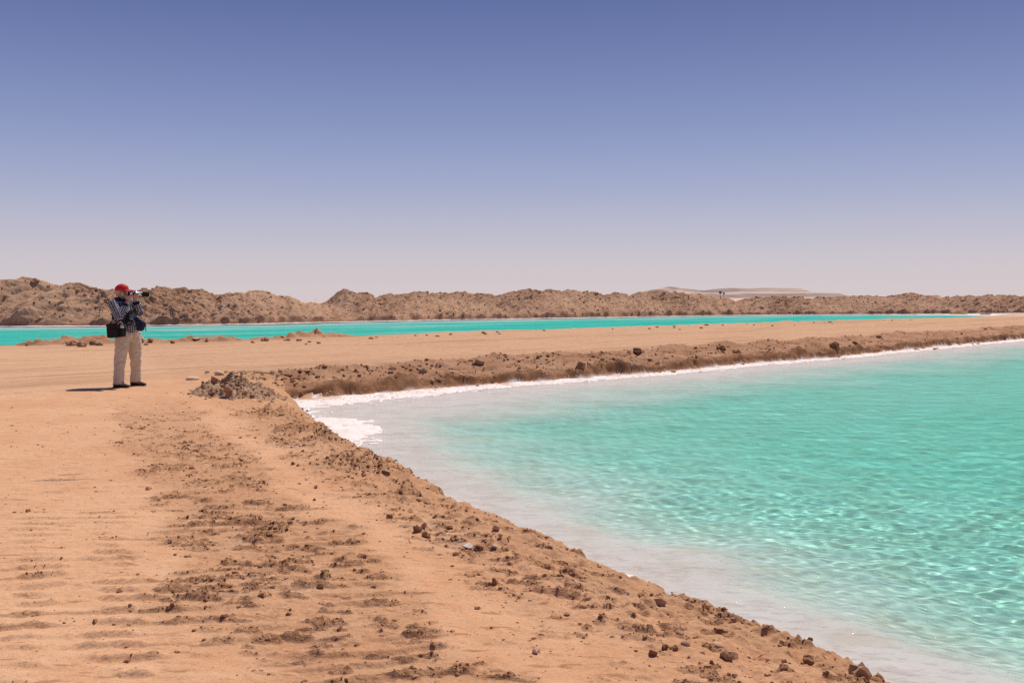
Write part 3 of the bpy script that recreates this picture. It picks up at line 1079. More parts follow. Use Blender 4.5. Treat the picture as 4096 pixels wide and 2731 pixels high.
SINGLE = [  # photo x, foot y, width px, height px, shape, variant, material, name, label, sink, tilt_y
    (1868, 2196, 54, 40, 'angular', 1, 'white_top', 'stone', 'angular dark red stone with a salt white top lying near the bank', .2, .1),
    (1696, 2112, 22, 44, 'angular', 2, 'grey', 'stone', 'narrow stone slab standing upright on the clod strewn bank', .15, .25),
    (1668, 2122, 32, 32, 'clod', 3, 'dark', 'clod', 'dark round clod leaning against the upright stone slab', .2, 0),
    (1704, 2148, 36, 28, 'clod', 1, 'dark', 'clod', 'rough dark clod just in front of the upright slab', .2, 0),
    (1628, 2106, 60, 16, 'round', 4, 'brown', 'stone', 'long flat brown stone left of the upright slab', .35, .05),
    (1914, 2190, 46, 27, 'angular', 5, 'brown', 'stone', 'flat brown stone right of the white topped stone', .2, .1),
    (1976, 2192, 32, 30, 'angular', 0, 'white_top', 'stone', 'small rounded stone with pale top, rightmost of the near bank group', .2, 0),
    (1900, 2196, 18, 12, 'angular', 4, 'grey', 'stone', 'little grey stone tucked below the flat brown stone', .2, 0),
    (1984, 2118, 36, 36, 'angular', 3, 'tan', 'stone', 'pointed tan stone standing on the lip above the water', .15, .3),
    (2002, 2150, 22, 30, 'angular', 6, 'tan', 'stone', 'upright tan stone below the pointed one on the lip', .15, -.2),
    (1864, 2046, 18, 18, 'angular', 5, 'red', 'stone', 'small orange red stone perched on the bank edge', .15, .2),
    (1795, 2110, 32, 13, 'clod', 0, 'dark', 'clod', 'long dark clod between the upright slab and the lip', .2, 0),
    (1558, 2072, 28, 24, 'clod', 2, 'dark', 'clod', 'dark crumbly clod left of the bank stones', .2, 0),
    (2028, 2198, 20, 10, 'round', 1, 'grey', 'stone', 'small flat grey stone alone on smooth sand by the bank', .25, 0),
    (2640, 2412, 62, 46, 'angular', 2, 'grey', 'boulder', 'large grey brown stone on the lip of the near pond', .2, .35),
    (2512, 2378, 20, 22, 'angular', 6, 'pale', 'stone', 'pale stone left of the large stone on the pond lip', .15, .2),
    (2612, 2618, 48, 36, 'angular', 0, 'dark', 'stone', 'angular black brown stone in the bottom churned soil', .15, .2),
    (2660, 2592, 30, 26, 'clod', 5, 'dark', 'clod', 'dark clod behind the angular black brown stone', .2, 0),
    (2702, 2600, 24, 30, 'clod', 6, 'dark', 'clod', 'upright dark clod right of the angular black brown stone', .2, 0),
    (2870, 2580, 56, 26, 'round', 2, 'tan', 'stone', 'half buried smooth tan stone near the bottom edge', .4, .15),
    (2742, 2576, 40, 28, 'round', 5, 'grey', 'stone', 'half buried rounded stone left of the smooth tan one', .4, .1),
    (3232, 2634, 38, 24, 'clod', 4, 'dark', 'clod', 'small dark clod on the lip near the bottom right', .2, 0),
    (3440, 2706, 82, 74, 'clod', 3, 'brown', 'clod', 'big crumbly brown clod at the bottom right end of bank', .2, .2),
    (1976, 2338, 28, 46, 'angular', 4, 'dark', 'stone', 'upright dark stone standing in the churned soil', .15, .1),
    (1262, 1952, 20, 20, 'angular', 1, 'brown', 'stone', 'brown stone on the bank below the edge mound', .15, 0),
    (1172, 1858, 17, 15, 'clod', 1, 'dark', 'clod', 'small dark clod left of the edge mound', .2, 0),
    (1192, 1864, 14, 11, 'clod', 2, 'dark', 'clod', 'tiny dark clod beside the one left of the edge mound', .2, 0),
    (1545, 1885, 46, 12, 'angular', 3, 'grey', 'stone', 'thin flat grey stone lying on the lip', .2, .35),
    (768, 1519, 52, 22, 'round', 0, 'pale', 'stone', 'long pale stone alone on the track left of the pile', .2, 0),
    (2826, 1301, 18, 10, 'round', 3, 'tan', 'stone', 'lone tan stone on the far edge of the track', .2, 0),
    (1918, 1456, 50, 34, 'angular', 0, 'grey', 'boulder', 'pale grey boulder on the left crest of the pond bank', .15, .1),
    (1692, 1490, 36, 30, 'clod', 6, 'brown', 'clod', 'brown clod on the bank left of the pale boulder', .2, 0),
    (1810, 1492, 20, 15, 'angular', 2, 'pale', 'stone', 'small pale stone on the bank between boulder and brown clod', .2, 0),
    (1730, 1528, 18, 20, 'angular', 5, 'tan', 'stone', 'upright tan stone low on the bank left of the boulder', .15, 0),
    (2554, 1414, 42, 28, 'clod', 4, 'dark', 'boulder', 'large dark clod on the crest mid bank', .15, .2),
    (2526, 1460, 26, 22, 'angular', 6, 'pale', 'stone', 'white stone on the slope below the large dark crest clod', .2, .1),
    (2320, 1476, 36, 50, 'clod', 2, 'dark', 'clod', 'tall dark block of soil slumped on the mid bank', .3, .5),
    (2455, 1440, 30, 22, 'angular', 3, 'brown', 'stone', 'brown slab on the slope left of the white stone', .25, .4),
    (2884, 1396, 34, 20, 'clod', 0, 'dark', 'clod', 'dark clod on the crest right of the mid bank', .2, .1),
    (2946, 1412, 36, 26, 'clod', 5, 'brown', 'clod', 'brown block on the slope below the crest clod', .25, .3),
    (3338, 1392, 46, 34, 'clod', 1, 'dark', 'boulder', 'biggest dark clod on the right half of the bank', .3, .5),
    (3424, 1374, 48, 20, 'angular', 1, 'brown', 'stone', 'long tilted slab right of the biggest bank clod', .3, .4),
    (3514, 1350, 22, 13, 'clod', 2, 'dark', 'clod', 'dark clod on the crest above the tilted slab', .2, 0),
    (3846, 1336, 12, 10, 'angular', 4, 'dark', 'stone', 'small dark stone on the crest near the right edge', .2, 0),
    (4018, 1350, 18, 14, 'clod', 3, 'dark', 'clod', 'dark clod low on the bank at the right edge', .2, 0),
    (3966, 1366, 32, 12, 'angular', 6, 'pale', 'stone', 'pale slab at the waterline near the right edge', .2, .3),
    (3744, 1396, 26, 9, 'round', 2, 'tan', 'stone', 'low tan hump on the white salt shore at right', .3, 0),
    (107, 1382, 14, 16, 'angular', 0, 'brown', 'stone', 'leftmost small stone of the row along the far pond', .2, 0),
    (286, 1382, 40, 30, 'clod', 0, 'brown', 'clod', 'broad brown clod on the left windrow by the far pond', .25, 0),
    (328, 1386, 38, 30, 'clod', 4, 'brown', 'clod', 'brown clod right of the broad one on the windrow', .25, 0),
    (372, 1380, 30, 26, 'clod', 2, 'dark', 'clod', 'dark clod on the windrow left of the photographer', .25, 0),
    (398, 1382, 30, 24, 'clod', 6, 'brown', 'clod', 'brown clod nearest the photographer on his left', .25, 0),
    (568, 1364, 26, 26, 'angular', 3, 'tan', 'stone', 'tan stone just right of the photographer by the far pond', .2, .2),
    (601, 1366, 25, 24, 'angular', 5, 'brown', 'stone', 'pointed brown stone second right of the photographer', .2, 0),
    (586, 1380, 24, 18, 'angular', 2, 'tan', 'stone', 'pale tan stone below the pointed brown stone', .25, 0),
    (690, 1374, 24, 24, 'angular', 6, 'brown', 'stone', 'brown stone on the windrow below the flat slab', .2, 0),
    (783, 1356, 46, 17, 'angular', 1, 'tan', 'stone', 'long flat tan slab on the windrow by the far pond', .25, .05),
    (827, 1366, 24, 24, 'angular', 4, 'brown', 'stone', 'squarish brown stone right of the flat tan slab', .2, .2),
    (1059, 1364, 32, 20, 'clod', 5, 'brown', 'clod', 'brown clod alone on the track edge mid left', .2, 0),
    (1125, 1348, 28, 9, 'angular', 0, 'brown', 'stone', 'thin flat stone on the track edge beyond the lone clod', .3, 0),
]


def build_singles():
    for n, (px, py, w, h, kind, j, mat, nm, lab, sink, tl) in enumerate(SINGLE):
        p = hit(px, py)
        if p is None:
            continue
        k = p.y / FPX
        random.seed(500 + n)
        put_stone(p, w * k, h * k, None, kind, j, mat, nm, lab, None, 'stone' if nm != 'clod' else 'clod', (random.uniform(-.1, .1), tl), random.uniform(-.4, .4), sink + .08)


def build_groups():
    rg = random.Random(3)
    # loose clods of the churned strip and bank edge
    n = 0
    while n < 84:
        t, s = rg.uniform(-.1, 2.5), rg.uniform(-1.2, 9)
        if t < 1.2 and rg.random() < .25:
            continue
        x, y = TX0 + TB[0] * t + TA[0] * s, TY0 + TB[1] * t + TA[1] * s
        if rg.random() > 1.2 - s * .08:
            continue
        sz = min(.016 * math.exp(abs(rg.gauss(0, .55))) * (1.25 if t > 1.3 else 1), .06)
        p = drop(x, y)
        mat = rg.choice(['dark', 'brown', 'grey', 'brown', 'tan', 'tan'])
        inner = t < 1.2
        put_stone(p, sz, sz * rg.uniform(.55, .9), None, rg.choice(['clod', 'clod', 'angular']), rg.randrange(7), mat, 'clod',
                  'small loose clod lying in the churned tyre strip' if inner else 'small loose clod on the clod strewn near bank',
                  'clods of the churned tyre strip' if inner else 'clods of the near bank', 'clod', (rg.uniform(-.4, .4), rg.uniform(-.4, .4)), None, rg.uniform(.32, .52))
        n += 1
    # clods on the bank of the near pond
    us, bx, by, nx, ny = resample(far_bank, lambda x, y: .25, .5, 46)
    for i in range(70):
        k = rg.randrange(len(us))
        w = rg.uniform(.2, 2.4)
        p = drop(bx[k] + nx[k] * w, by[k] + ny[k] * w)
        sz = .06 * math.exp(abs(rg.gauss(0, .45)))
        put_stone(p, sz * rg.uniform(1, 1.7), sz * rg.uniform(.6, .9), None, rg.choice(['clod', 'angular']), rg.randrange(7), rg.choice(['soil', 'brown', 'soil', 'grey', 'tan']),
                  'clod', 'fist sized clod half sunk in the brown pond bank', 'clods of the pond bank', 'clod', (rg.uniform(-.4, .4), rg.uniform(-.4, .4)), None, .35)
    # salt grown stones at the foot of the bank
    for i in range(34):
        k = rg.randrange(min(len(us), 150))
        w = rg.uniform(-.25, .1)
        p = drop(bx[k] + nx[k] * w, by[k] + ny[k] * w)
        if p.z < WL - .02 or p.z > WL + .09:
            continue
        sz = rg.uniform(.06, .16)
        put_stone(p, sz * rg.uniform(1, 1.6), sz * .6, None, rg.choice(['round', 'angular']), rg.randrange(7), rg.choice(['tan', 'pale', 'red', 'brown']),
                  'stone', 'salt crusted stone at the foot of the pond bank', 'salt crusted shore stones', 'stone', (0, rg.uniform(-.3, .3)), None, .4)
    # boulders of the spoil ridge
    us, bx, by, nx, ny = resample(toe, lambda x, y: .8, 40, 215)
    for i in range(60):
        k = rg.randrange(len(us))
        w = rg.choice([rg.uniform(.6, 4.6), rg.uniform(4.6, 5.5)])
        p = drop(bx[k] + nx[k] * w, by[k] + ny[k] * w)
        sz = .22 * math.exp(abs(rg.gauss(0, .4)))
        put_stone(p, sz * rg.uniform(1, 1.8), sz * rg.uniform(.6, .95), None, rg.choice(['clod', 'angular', 'clod']), rg.randrange(7), rg.choice(['brown', 'brown', 'soil', 'soil']),
                  'boulder', 'lump of brown soil on the face of the spoil ridge' if w < 4.6 else 'lump of brown soil along the crest of the spoil ridge',
                  'lumps on the ridge face' if w < 4.6 else 'lumps on the ridge crest', 'boulder', (rg.uniform(-.4, .4), rg.uniform(-.4, .4)), None, .42)
    # small stones along the far pond
    for i in range(40):
        px = rg.uniform(900, 3700)
        py = np.interp(px, [900, 1449, 2014, 2699, 3246, 3755], [1372, 1350, 1327, 1307, 1289, 1274]) + abs(rg.gauss(0, 5))
        p = hit(px, py)
        if p is None:
            continue
        sz = rg.uniform(.08, .17)
        put_stone(p, sz * 1.3, sz * .8, None, rg.choice(['clod', 'angular']), rg.randrange(7), rg.choice(['brown', 'soil', 'tan']), 'stone',
                  'small stone on the track edge along the far pond', 'stones along the far pond', 'stone', (0, 0), None, .3)


def crumbs_object(name, label, P, S, mat, seed=1, octa=False):
    """thousands of crumbs, each a real 20-sided lump, in one mesh"""
    rg = np.random.default_rng(seed)
    bm = bmesh.new()
    bmesh.ops.create_icosphere(bm, subdivisions=1, radius=1) if not octa else bmesh.ops.create_cone(bm, cap_ends=True, segments=4, radius1=1.0, radius2=.55, depth=1.3)
    bv = np.array([v.co[:] for v in bm.verts])
    bmesh.ops.triangulate(bm, faces=bm.faces[:])
    bm.verts.index_update()
    bf = np.array([[v.index for v in f.verts] for f in bm.faces])
    bm.free()
    N = len(P)
    sc = S[:, None] * np.stack([rg.uniform(.8, 1.6, N), rg.uniform(.7, 1.3, N), rg.uniform(.34, .62, N) if octa else rg.uniform(.5, .85, N)], -1)
    V = bv[None] * (1 + rg.uniform(-.28, .28, (N, len(bv), 1)))
    a = rg.uniform(0, 6.28, N)
    ca, sa = np.cos(a)[:, None], np.sin(a)[:, None]
    V = V * sc[:, None, :]
    X, Y = V[..., 0] * ca - V[..., 1] * sa, V[..., 0] * sa + V[..., 1] * ca
    V = np.stack([X, Y, V[..., 2]], -1) + P[:, None, :] + np.array([0, 0, 1]) * (S * .12)[:, None, None]
    F = (bf[None] + (np.arange(N) * len(bv))[:, None, None]).reshape(-1, 3)
    me = new_mesh(name, V.reshape(-1, 3), F, smooth=False)
    tone = np.repeat(rg.uniform(0, 1, N), len(bv))
    vattr(me, 'tone', tone, 'FLOAT')
    o = link(name, me, mat)
    return tag(o, label, 'soil', kind='stuff')


def crumb_mat(name, lo, mid, hi):
    m = M(name)
    t = m.attr('tone').outputs['Fac']
    col = m.mix(m.ramp(t, 0, .6), lo, mid)
    col = m.mix(m.ramp(t, .8, 1), col, hi)
    return m.fin(m.mix(m.ramp(m.noise(60, 3), .4, .7, 0, .5), col, lo), .95, .1)


def build_crumbs():
    rg = np.random.default_rng(21)
    N = 160000
    t, s = rg.uniform(-3.2, 2.65, N), -1.3 + 14 * rg.beta(1.0, 2.1, N)
    x, y = TX0 + TB[0] * t + TA[0] * s, TY0 + TB[1] * t + TA[1] * s
    a, b, _, _ = churn_masks(x, y)
    dA, dB, wv = dash_masks(x, y)
    lip = sstep(wv, .5, .95) * sstep(fbm(x * 1.5, y * 1.9, 3, 72) + .36 * np.sin(t * 2 * math.pi / .40 + 1.2 + 2.2 * noise2(s * .8, t * 0 + 3, 9)), 0, .35)
    den = sstep(lip_mounds(x, y), .1, .5) * .9 + a * (.045 + .8 * dA) + b * (.05 + .6 * dB) + .014 + (t < .1) * (np.hypot(x, y) < 8) * lip * .22
    sd = fields(x, y)[0]
    keep = (rg.uniform(0, 1, N) < den) & (sd > .02) & (y > 2.5)
    K = 17000
    x, y, a, b = x[keep][:K], y[keep][:K], a[keep][:K], b[keep][:K]
    S = np.minimum(.0023 * np.exp(np.abs(rg.normal(0, .72, len(x)))) * (1 + .35 * b) * (.75 + np.hypot(x, y) * .06), .021)
    P = np.stack([x, y, ground_z(x, y)], -1)
    crumbs_object('soil_crumbs', 'fine dark soil crumbs strewn along the tyre strips and bank', P, S,
                  crumb_mat('crumbs', (.27, .122, .055), (.45, .225, .11), (.62, .36, .20)), 4, True)
    # lumps of the earth pile
    x0, y0 = unproj(955, 1562, 0)
    N = 620
    qx, qy = rg.normal(0, .33, N), rg.normal(0, .40, N)
    P = np.array([drop(x0 + i, y0 + j)[:] for i, j in zip(qx, qy)])
    S = np.minimum(.012 * np.exp(np.abs(rg.normal(0, .6, N))), .05)
    crumbs_object('pile_lumps', 'loose lumps covering and skirting the earth pile', P, S, crumb_mat('pile_lump', (.30, .165, .09), (.47, .285, .17), (.60, .42, .28)), 9)
    # crumbs on the pond bank
    us, bx, by, nx, ny = resample(far_bank, lambda xx, yy: .05, -.5, 48)
    N = 1700
    k = rg.integers(0, len(us), N)
    k = (k * rg.uniform(.15, 1, N)).astype(int)
    w = rg.uniform(.15, 2.6, N)
    P = np.array([drop(bx[i] + nx[i] * ww, by[i] + ny[i] * ww)[:] for i, ww in zip(k, w)])
    S = np.minimum(.018 * np.exp(np.abs(rg.normal(0, .5, N))), .07)
    crumbs_object('bank_crumbs', 'small lumps of soil scattered over the pond bank', P, S, crumb_mat('bank_crumb', (.22, .115, .058), (.38, .215, .12), (.58, .42, .29)), 5)
    us, bx, by, nx, ny = resample(toe, lambda xx, yy: .2, 38, 220)
    N = 2600
    k = rg.integers(0, len(us), N)
    w = rg.uniform(.2, 5.6, N)
    P = np.array([drop(bx[i] + nx[i] * ww, by[i] + ny[i] * ww)[:] for i, ww in zip(k, w)])
    S = np.minimum(.05 * np.exp(np.abs(rg.normal(0, .45, N))), .16)
    crumbs_object('ridge_rubble', 'small rubble and clods covering the spoil ridge', P, S, crumb_mat('ridge_crumb', (.31, .17, .098), (.47, .28, .17), (.60, .42, .28)), 6)
    # salt nodules on the shore
    us, bx, by, nx, ny = resample(far_bank, lambda xx, yy: .05, 0, 40)
    N = 700
    k = (rg.integers(0, len(us), N) * rg.uniform(.1, 1, N)).astype(int)
    w = rg.uniform(-.75, .02, N)
    P = np.array([drop(bx[i] + nx[i] * ww, by[i] + ny[i] * ww)[:] for i, ww in zip(k, w)])
    ok = P[:, 2] > WL - .03
    crumbs_object('salt_nodules', 'white salt nodules crusted along the pond shore', P[ok], rg.uniform(.006, .018, N)[ok], crumb_mat('salt_nodule', (.72, .63, .56), (.84, .80, .77), (.88, .86, .84)), 7)


def build_pile():
    # heap of clumped grey-brown earth at the pond's corner
    x0, y0 = unproj(955, 1562, 0)
    n = 120
    g = np.linspace(-1, 1, n)
    gx, gy = np.meshgrid(g, g)
    X, Y = gx * .74, gy * .95
    rr = np.hypot(gx * (1 + .15 * np.sin(gy * 3)), gy) + .16 * fbm(X * 3, Y * 3, 3, 399)
    base = np.clip(1 - rr, 0, 1)
    prof = (base * (1.0 - .28 * gx)) ** .85 * .27
    m = sstep(base, 0, .22)
    wx, wy = fbm(X * 9, Y * 9, 2, 403) * .05, fbm(X * 9, Y * 9, 2, 405) * .05
    z = prof * (.8 + .7 * fbm(X * 2.6, Y * 2.6, 3, 401)) + m * (clods((X + wx) * 6.5, (Y + wy) * 6.5, 31) * .06 + clods((X + wx) * 13, (Y + wy) * 13, 33) * .045 + clods(X * 25, Y * 25, 35) * .018
                                                             + fbm(X * 18, Y * 18, 3, 407, .6) * .012) - .03
    z = z - (base <= .01) * .08
    gz = ground_z(X + x0, Y + y0, fine=False)
    me = new_mesh('earth_pile', np.stack([X, Y, z + gz], -1).reshape(-1, 3), grid_faces(n, n))
    vattr(me, 'msk', np.zeros((n * n, 4)))
    o = link('earth_pile', me, spoil_material('pile_earth', (.44, .262, .152), (.52, .325, .20), (.29, .16, .088), 2.6))
    o.location = (x0, y0, 0)
    tag(o, 'low heap of clumped grey brown earth at the pond corner', 'earth pile')
    bpy.context.view_layer.update()
    for px, py, w, h, kind, j, mat, lab in [
            (858, 1533, 40, 44, 'angular', 0, 'brown', 'upright brown boulder with shadow on the left side of the earth pile'),
            (874, 1500, 26, 22, 'round', 1, 'pale', 'pale stone on top of the earth pile'),
            (846, 1576, 30, 20, 'clod', 2, 'brown', 'brown clod at the front left foot of the earth pile'),
            (912, 1566, 34, 30, 'clod', 3, 'brown', 'rounded clod in the middle of the earth pile front'),
            (980, 1578, 26, 22, 'clod', 5, 'grey', 'grey clod at the front right foot of the earth pile'),
            (812, 1534, 14, 12, 'clod', 1, 'brown', 'small clod standing off the left of the earth pile')]:
        p = hit(px, py)
        k = p.y / FPX
        put_stone(p, w * k, h * k, None, kind, j, mat, 'boulder' if 'boulder' in lab else ('stone' if 'stone' in lab else 'clod'), lab, None,
                  'boulder' if 'boulder' in lab else 'clod', (.1, .15), .3, .2)


def build_salt_islands():
    for px, py, w, h, j, lab in [(3832, 1257, 72, 5, 2, 'long low dark soil bar lying on the white salt flat'),
                                 (3940, 1258.5, 44, 7, 5, 'short dark soil hump on the white salt flat')]:
        p = hit(px, py)
        if p is None:
            continue
        k = p.y / FPX
        put_stone(p, w * k, h * k, w * k * .4, 'clod', j, 'dark', 'soil_bar', lab, None, 'soil', (0, 0), 0, .3)
    p = Vector((*unproj(4075, 1264, 0), 0))
    n = 60
    g = np.linspace(-1, 1, n)
    gx, gy = np.meshgrid(g, g)
    base = np.clip(1 - np.hypot(gx, gy), 0, 1)
    k = p.y / FPX
    z = base ** .9 * 15 * k * (1 + .5 * fbm(gx * 2.2, gy * 2.2, 4, 61)) - .12 + float(ground_z(np.array([p.x]), np.array([p.y]))[0])
    me = new_mesh('sand_heap', np.stack([gx * 110 * k, gy * 5, z], -1).reshape(-1, 3), grid_faces(n, n))
    o = link('sand_heap', me, flat_mat('heap_sand', (.62, .43, .31), .95, .1, scale=4))
    o.location = (p.x, p.y, 0)
    tag(o, 'pale sand heap beside the salt flat at the right edge', 'sand heap')


# ------------------------------------------------------------------ signs and mast
def box_mesh(name, sx, sy, sz, bevel=0.0):
    bm = bmesh.new()
    bmesh.ops.create_cube(bm, size=1)
    for v in bm.verts:
        v.co = Vector((v.co.x * sx, v.co.y * sy, v.co.z * sz))
    if bevel:
        bmesh.ops.bevel(bm, geom=bm.edges[:], offset=bevel, segments=2, affect='EDGES', profile=.7)
    me = bpy.data.meshes.new(name)
    bm.to_mesh(me)
    bm.free()
    return me


def tube_mesh(name, p0, axis, rings, seg=20, cap=True):
    """lathe: rings = [(distance along axis, radius)]"""
    ax = Vector(axis).normalized()
    q = ax.to_track_quat('Z', 'Y').to_matrix()
    v, f = [], []
    for s, r in rings:
        for i in range(seg):
            a = 2 * math.pi * i / seg
            v.append(Vector(p0) + q @ Vector((r * math.cos(a), r * math.sin(a), s)))
    for k in range(len(rings) - 1):
        for i in range(seg):
            j = (i + 1) % seg
            f.append((k * seg + i, k * seg + j, (k + 1) * seg + j, (k + 1) * seg + i))
    me = bpy.data.meshes.new(name)
    if cap:
        f.append(tuple(reversed(range(seg))))
        f.append(tuple(range((len(rings) - 1) * seg, len(rings) * seg)))
    me.from_pydata([x[:] for x in v], [], f)
    me.polygons.foreach_set('use_smooth', [len(p.vertices) == 4 for p in me.polygons])
    me.update()
    return me


def empty(name, loc):
    o = bpy.data.objects.new(name, None)
    COL.objects.link(o)
    o.location = loc
    o.empty_display_size = .2
    return o


def build_signs():
    post_m = flat_mat('weathered_post', (.30, .21, .16), .7, .3)
    for px, py_top, py_bot, wpx, col, lab, py_foot in [
            (2881.5, 1164.5, 1175, 10.5, (.17, .15, .14), 'square grey sign board on a thin post above the ridge', 1192),
            (2895.5, 1170, 1177, 7, (.010, .012, .045), 'small dark blue square sign right of the grey board', 1196)]:
        Y = 146.0
        k = Y / FPX
        x = (px - 2048) * k
        zt, zb, zf = CH + (HZ - py_top) * k, CH + (HZ - py_bot) * k, CH + (HZ - py_foot) * k - 1.2
        e = empty('sign', (x, Y, zf))
        b = link('board', box_mesh('board', wpx * k, .03, zt - zb, .01), flat_mat('sign_paint', col, .5, .4, vary=.25, scale=8), e)
        b.location = (0, 0, (zt + zb) / 2 - zf)
        link('post', tube_mesh('post', (0, .04, 0), (0, 0, 1), [(0, .03), (zt - zf - .05, .026)], 10), post_m, e)
        fr = link('frame', box_mesh('frame', wpx * k + .04, .02, .04), post_m, e)
        fr.location = (0, .025, (zt + zb) / 2 - zf)
        tag(e, lab, 'sign')
    Y = 2600.0
    k = Y / FPX
    e = empty('mast', ((1262 - 2048) * k, Y, -1.5))
    link('pole', tube_mesh('pole', (0, 0, 0), (0, 0, 1), [(0, .22), (14.0, .12)], 8), post_m, e)
    c = link('crossarm', box_mesh('crossarm', 1.6, .15, .15), post_m, e)
    c.location = (0, 0, 12.8)
    tag(e, 'thin distant mast rising in the gap of the ridge', 'mast')


# ------------------------------------------------------------------ the photographer
MAN_XY = unproj(505, 1548, 0)
MAN = Vector((MAN_XY[0], MAN_XY[1], drop(*MAN_XY).z - .004))
FA = R(28)
FWD = Vector((math.cos(FA), -math.sin(FA), 0))       # where chest and hips face
RGT = Vector((-math.sin(FA), -math.cos(FA), 0))      # his right hand side, towards the camera


def hull_prims(prims):
    bm = bmesh.new()
    for pr in prims:
        tmp = bmesh.new()
        for c, rad, rot in pr:
            r = bmesh.ops.create_icosphere(tmp, subdivisions=3, radius=1)
            for v in r['verts']:
                w = Vector((v.co.x * rad[0], v.co.y * rad[1], v.co.z * rad[2]))
                if rot is not None:
                    w = rot @ w
                v.co = w + Vector(c)
        if len(pr) > 1:
            res = bmesh.ops.convex_hull(tmp, input=tmp.verts)
            junk = [g for g in res['geom_interior'] if isinstance(g, bmesh.types.BMVert)]
            junk += [g for g in res['geom_unused'] if isinstance(g, bmesh.types.BMVert)]
            bmesh.ops.delete(tmp, geom=list(set(junk)), context='VERTS')
            for v in [v for v in tmp.verts if not v.link_faces]:
                tmp.verts.remove(v)
        me = bpy.data.meshes.new('tmp')
        tmp.to_mesh(me)
        tmp.free()
        bm.from_mesh(me)
        bpy.data.meshes.remove(me)
    return bm


def cap(p0, r0, p1, r1):
    return [(p0, (r0,) * 3, None), (p1, (r1,) * 3, None)]


def chain(pts):
    return [cap(a[:3], a[3], b[:3], b[3]) for a, b in zip(pts[:-1], pts[1:])]


BODYROT = Matrix((FWD, RGT, Vector((0, 0, 1)))).transposed()


def eseg(c0, r0, c1, r1):
    """torso slice: radii are (front-back, side, vertical)"""
    return [(c0, r0, BODYROT), (c1, r1, BODYROT)]


def ell(c, r, rot=None):
    return [(c, r, rot)]


def blob(name, prims, voxel, smooth=4, wrinkle=None):
    bm = hull_prims(prims)
    me = bpy.data.meshes.new(name)
    bm.to_mesh(me)
    bm.free()
    o = bpy.data.objects.new(name, me)
    COL.objects.link(o)
    rm = o.modifiers.new('r', 'REMESH')
    rm.mode = 'VOXEL'
    rm.voxel_size = voxel
    rm.use_smooth_shade = True
    sm = o.modifiers.new('s', 'SMOOTH')
    sm.factor, sm.iterations = .5, smooth
    dg = bpy.context.evaluated_depsgraph_get()
    out = bpy.data.meshes.new_from_object(o.evaluated_get(dg))
    bpy.data.objects.remove(o)
    bpy.data.meshes.remove(me)
    out.name = name
    out.polygons.foreach_set('use_smooth', [True] * len(out.polygons))
    if wrinkle is not None:
        n = len(out.vertices)
        co = np.empty(n * 3, np.float32)
        no = np.empty(n * 3, np.float32)
        out.vertices.foreach_get('co', co)
        out.vertices.foreach_get('normal', no)
        co, no = co.reshape(-1, 3), no.reshape(-1, 3)
        co = co + no * wrinkle(co)[:, None]
        out.vertices.foreach_set('co', co.astype(np.float32).ravel())
        out.update()
    return out


# joints, metres from the point between his feet: x right, y away, z up
RS, RE, RW = (-.150, -.175, 1.395), (-.012, -.285, 1.180), (.060, -.165, 1.410)
LS, LE, LW = (.005, .185, 1.415), (.205, .060, 1.265), (.168, -.035, 1.455)
RH, RK, RAk = (-.020, -.095, .90), (-.050, -.135, .47), (-.070, -.165, .10)
LH, LK, LAk = (.080, .085, .90), (.105, .150, .48), (.078, .200, .10)
HEAD = Vector((-.066, -.015, 1.612))
LENS0, LENSD = Vector((.078, -.055, 1.582)), Vector((1, -.04, -.055)).normalized()


def plaid_material():
    m = M('plaid_cloth')
    a = m.attr('pl')
    sx = m.add('ShaderNodeSeparateXYZ')
    m.l.new(a.outputs['Vector'], sx.inputs[0])

    def stripe(s):
        f = m.math('FRACT', m.math('DIVIDE', s, .036))
        return m.math('SUBTRACT', 1.0, m.ramp(m.math('ABSOLUTE', m.math('SUBTRACT', f, .5)), .10, .17))
    u, v = stripe(sx.outputs[0]), stripe(sx.outputs[1])
    tot = m.math('MULTIPLY', m.math('ADD', u, v), .5)
    col = m.mix(tot, (.010, .009, .024), (.72, .70, .74))
    n = m.noise(40, 3)
    return m.fin(col, .85, .15, m.bump(n, .01, .4))


def plaid_attr(me):
    n = len(me.vertices)
    co = np.empty(n * 3, np.float32)
    me.vertices.foreach_get('co', co)
    co = co.reshape(-1, 3).astype(float)
    segs = [((-.0, 0, .95), (-.085, 0, 1.46), .19), (RS, RE, .075), (RE, RW, .06), (LS, LE, .075), (LE, LW, .06)]
    best = np.full(n, 1e9)
    uv = np.zeros((n, 3))
    off = 0
    for a, b, r in segs:
        a, b = np.array(a), np.array(b)
        d = b - a
        L = np.linalg.norm(d)
        d = d / L
        s = (co - a) @ d
        e = co - a - np.clip(s, 0, L)[:, None] * d
        dist = np.linalg.norm(e, axis=1) / r
        ref = np.cross(d, [0, 1, .01])
        ref /= np.linalg.norm(ref)
        bi = np.cross(d, ref)
        ang = np.arctan2(e @ bi, e @ ref)
        m = dist < best
        best[m] = dist[m]
        uv[m, 0] = ang[m] * r
        uv[m, 1] = s[m] + off
        off += L
    vattr(me, 'pl', uv, 'FLOAT_VECTOR')


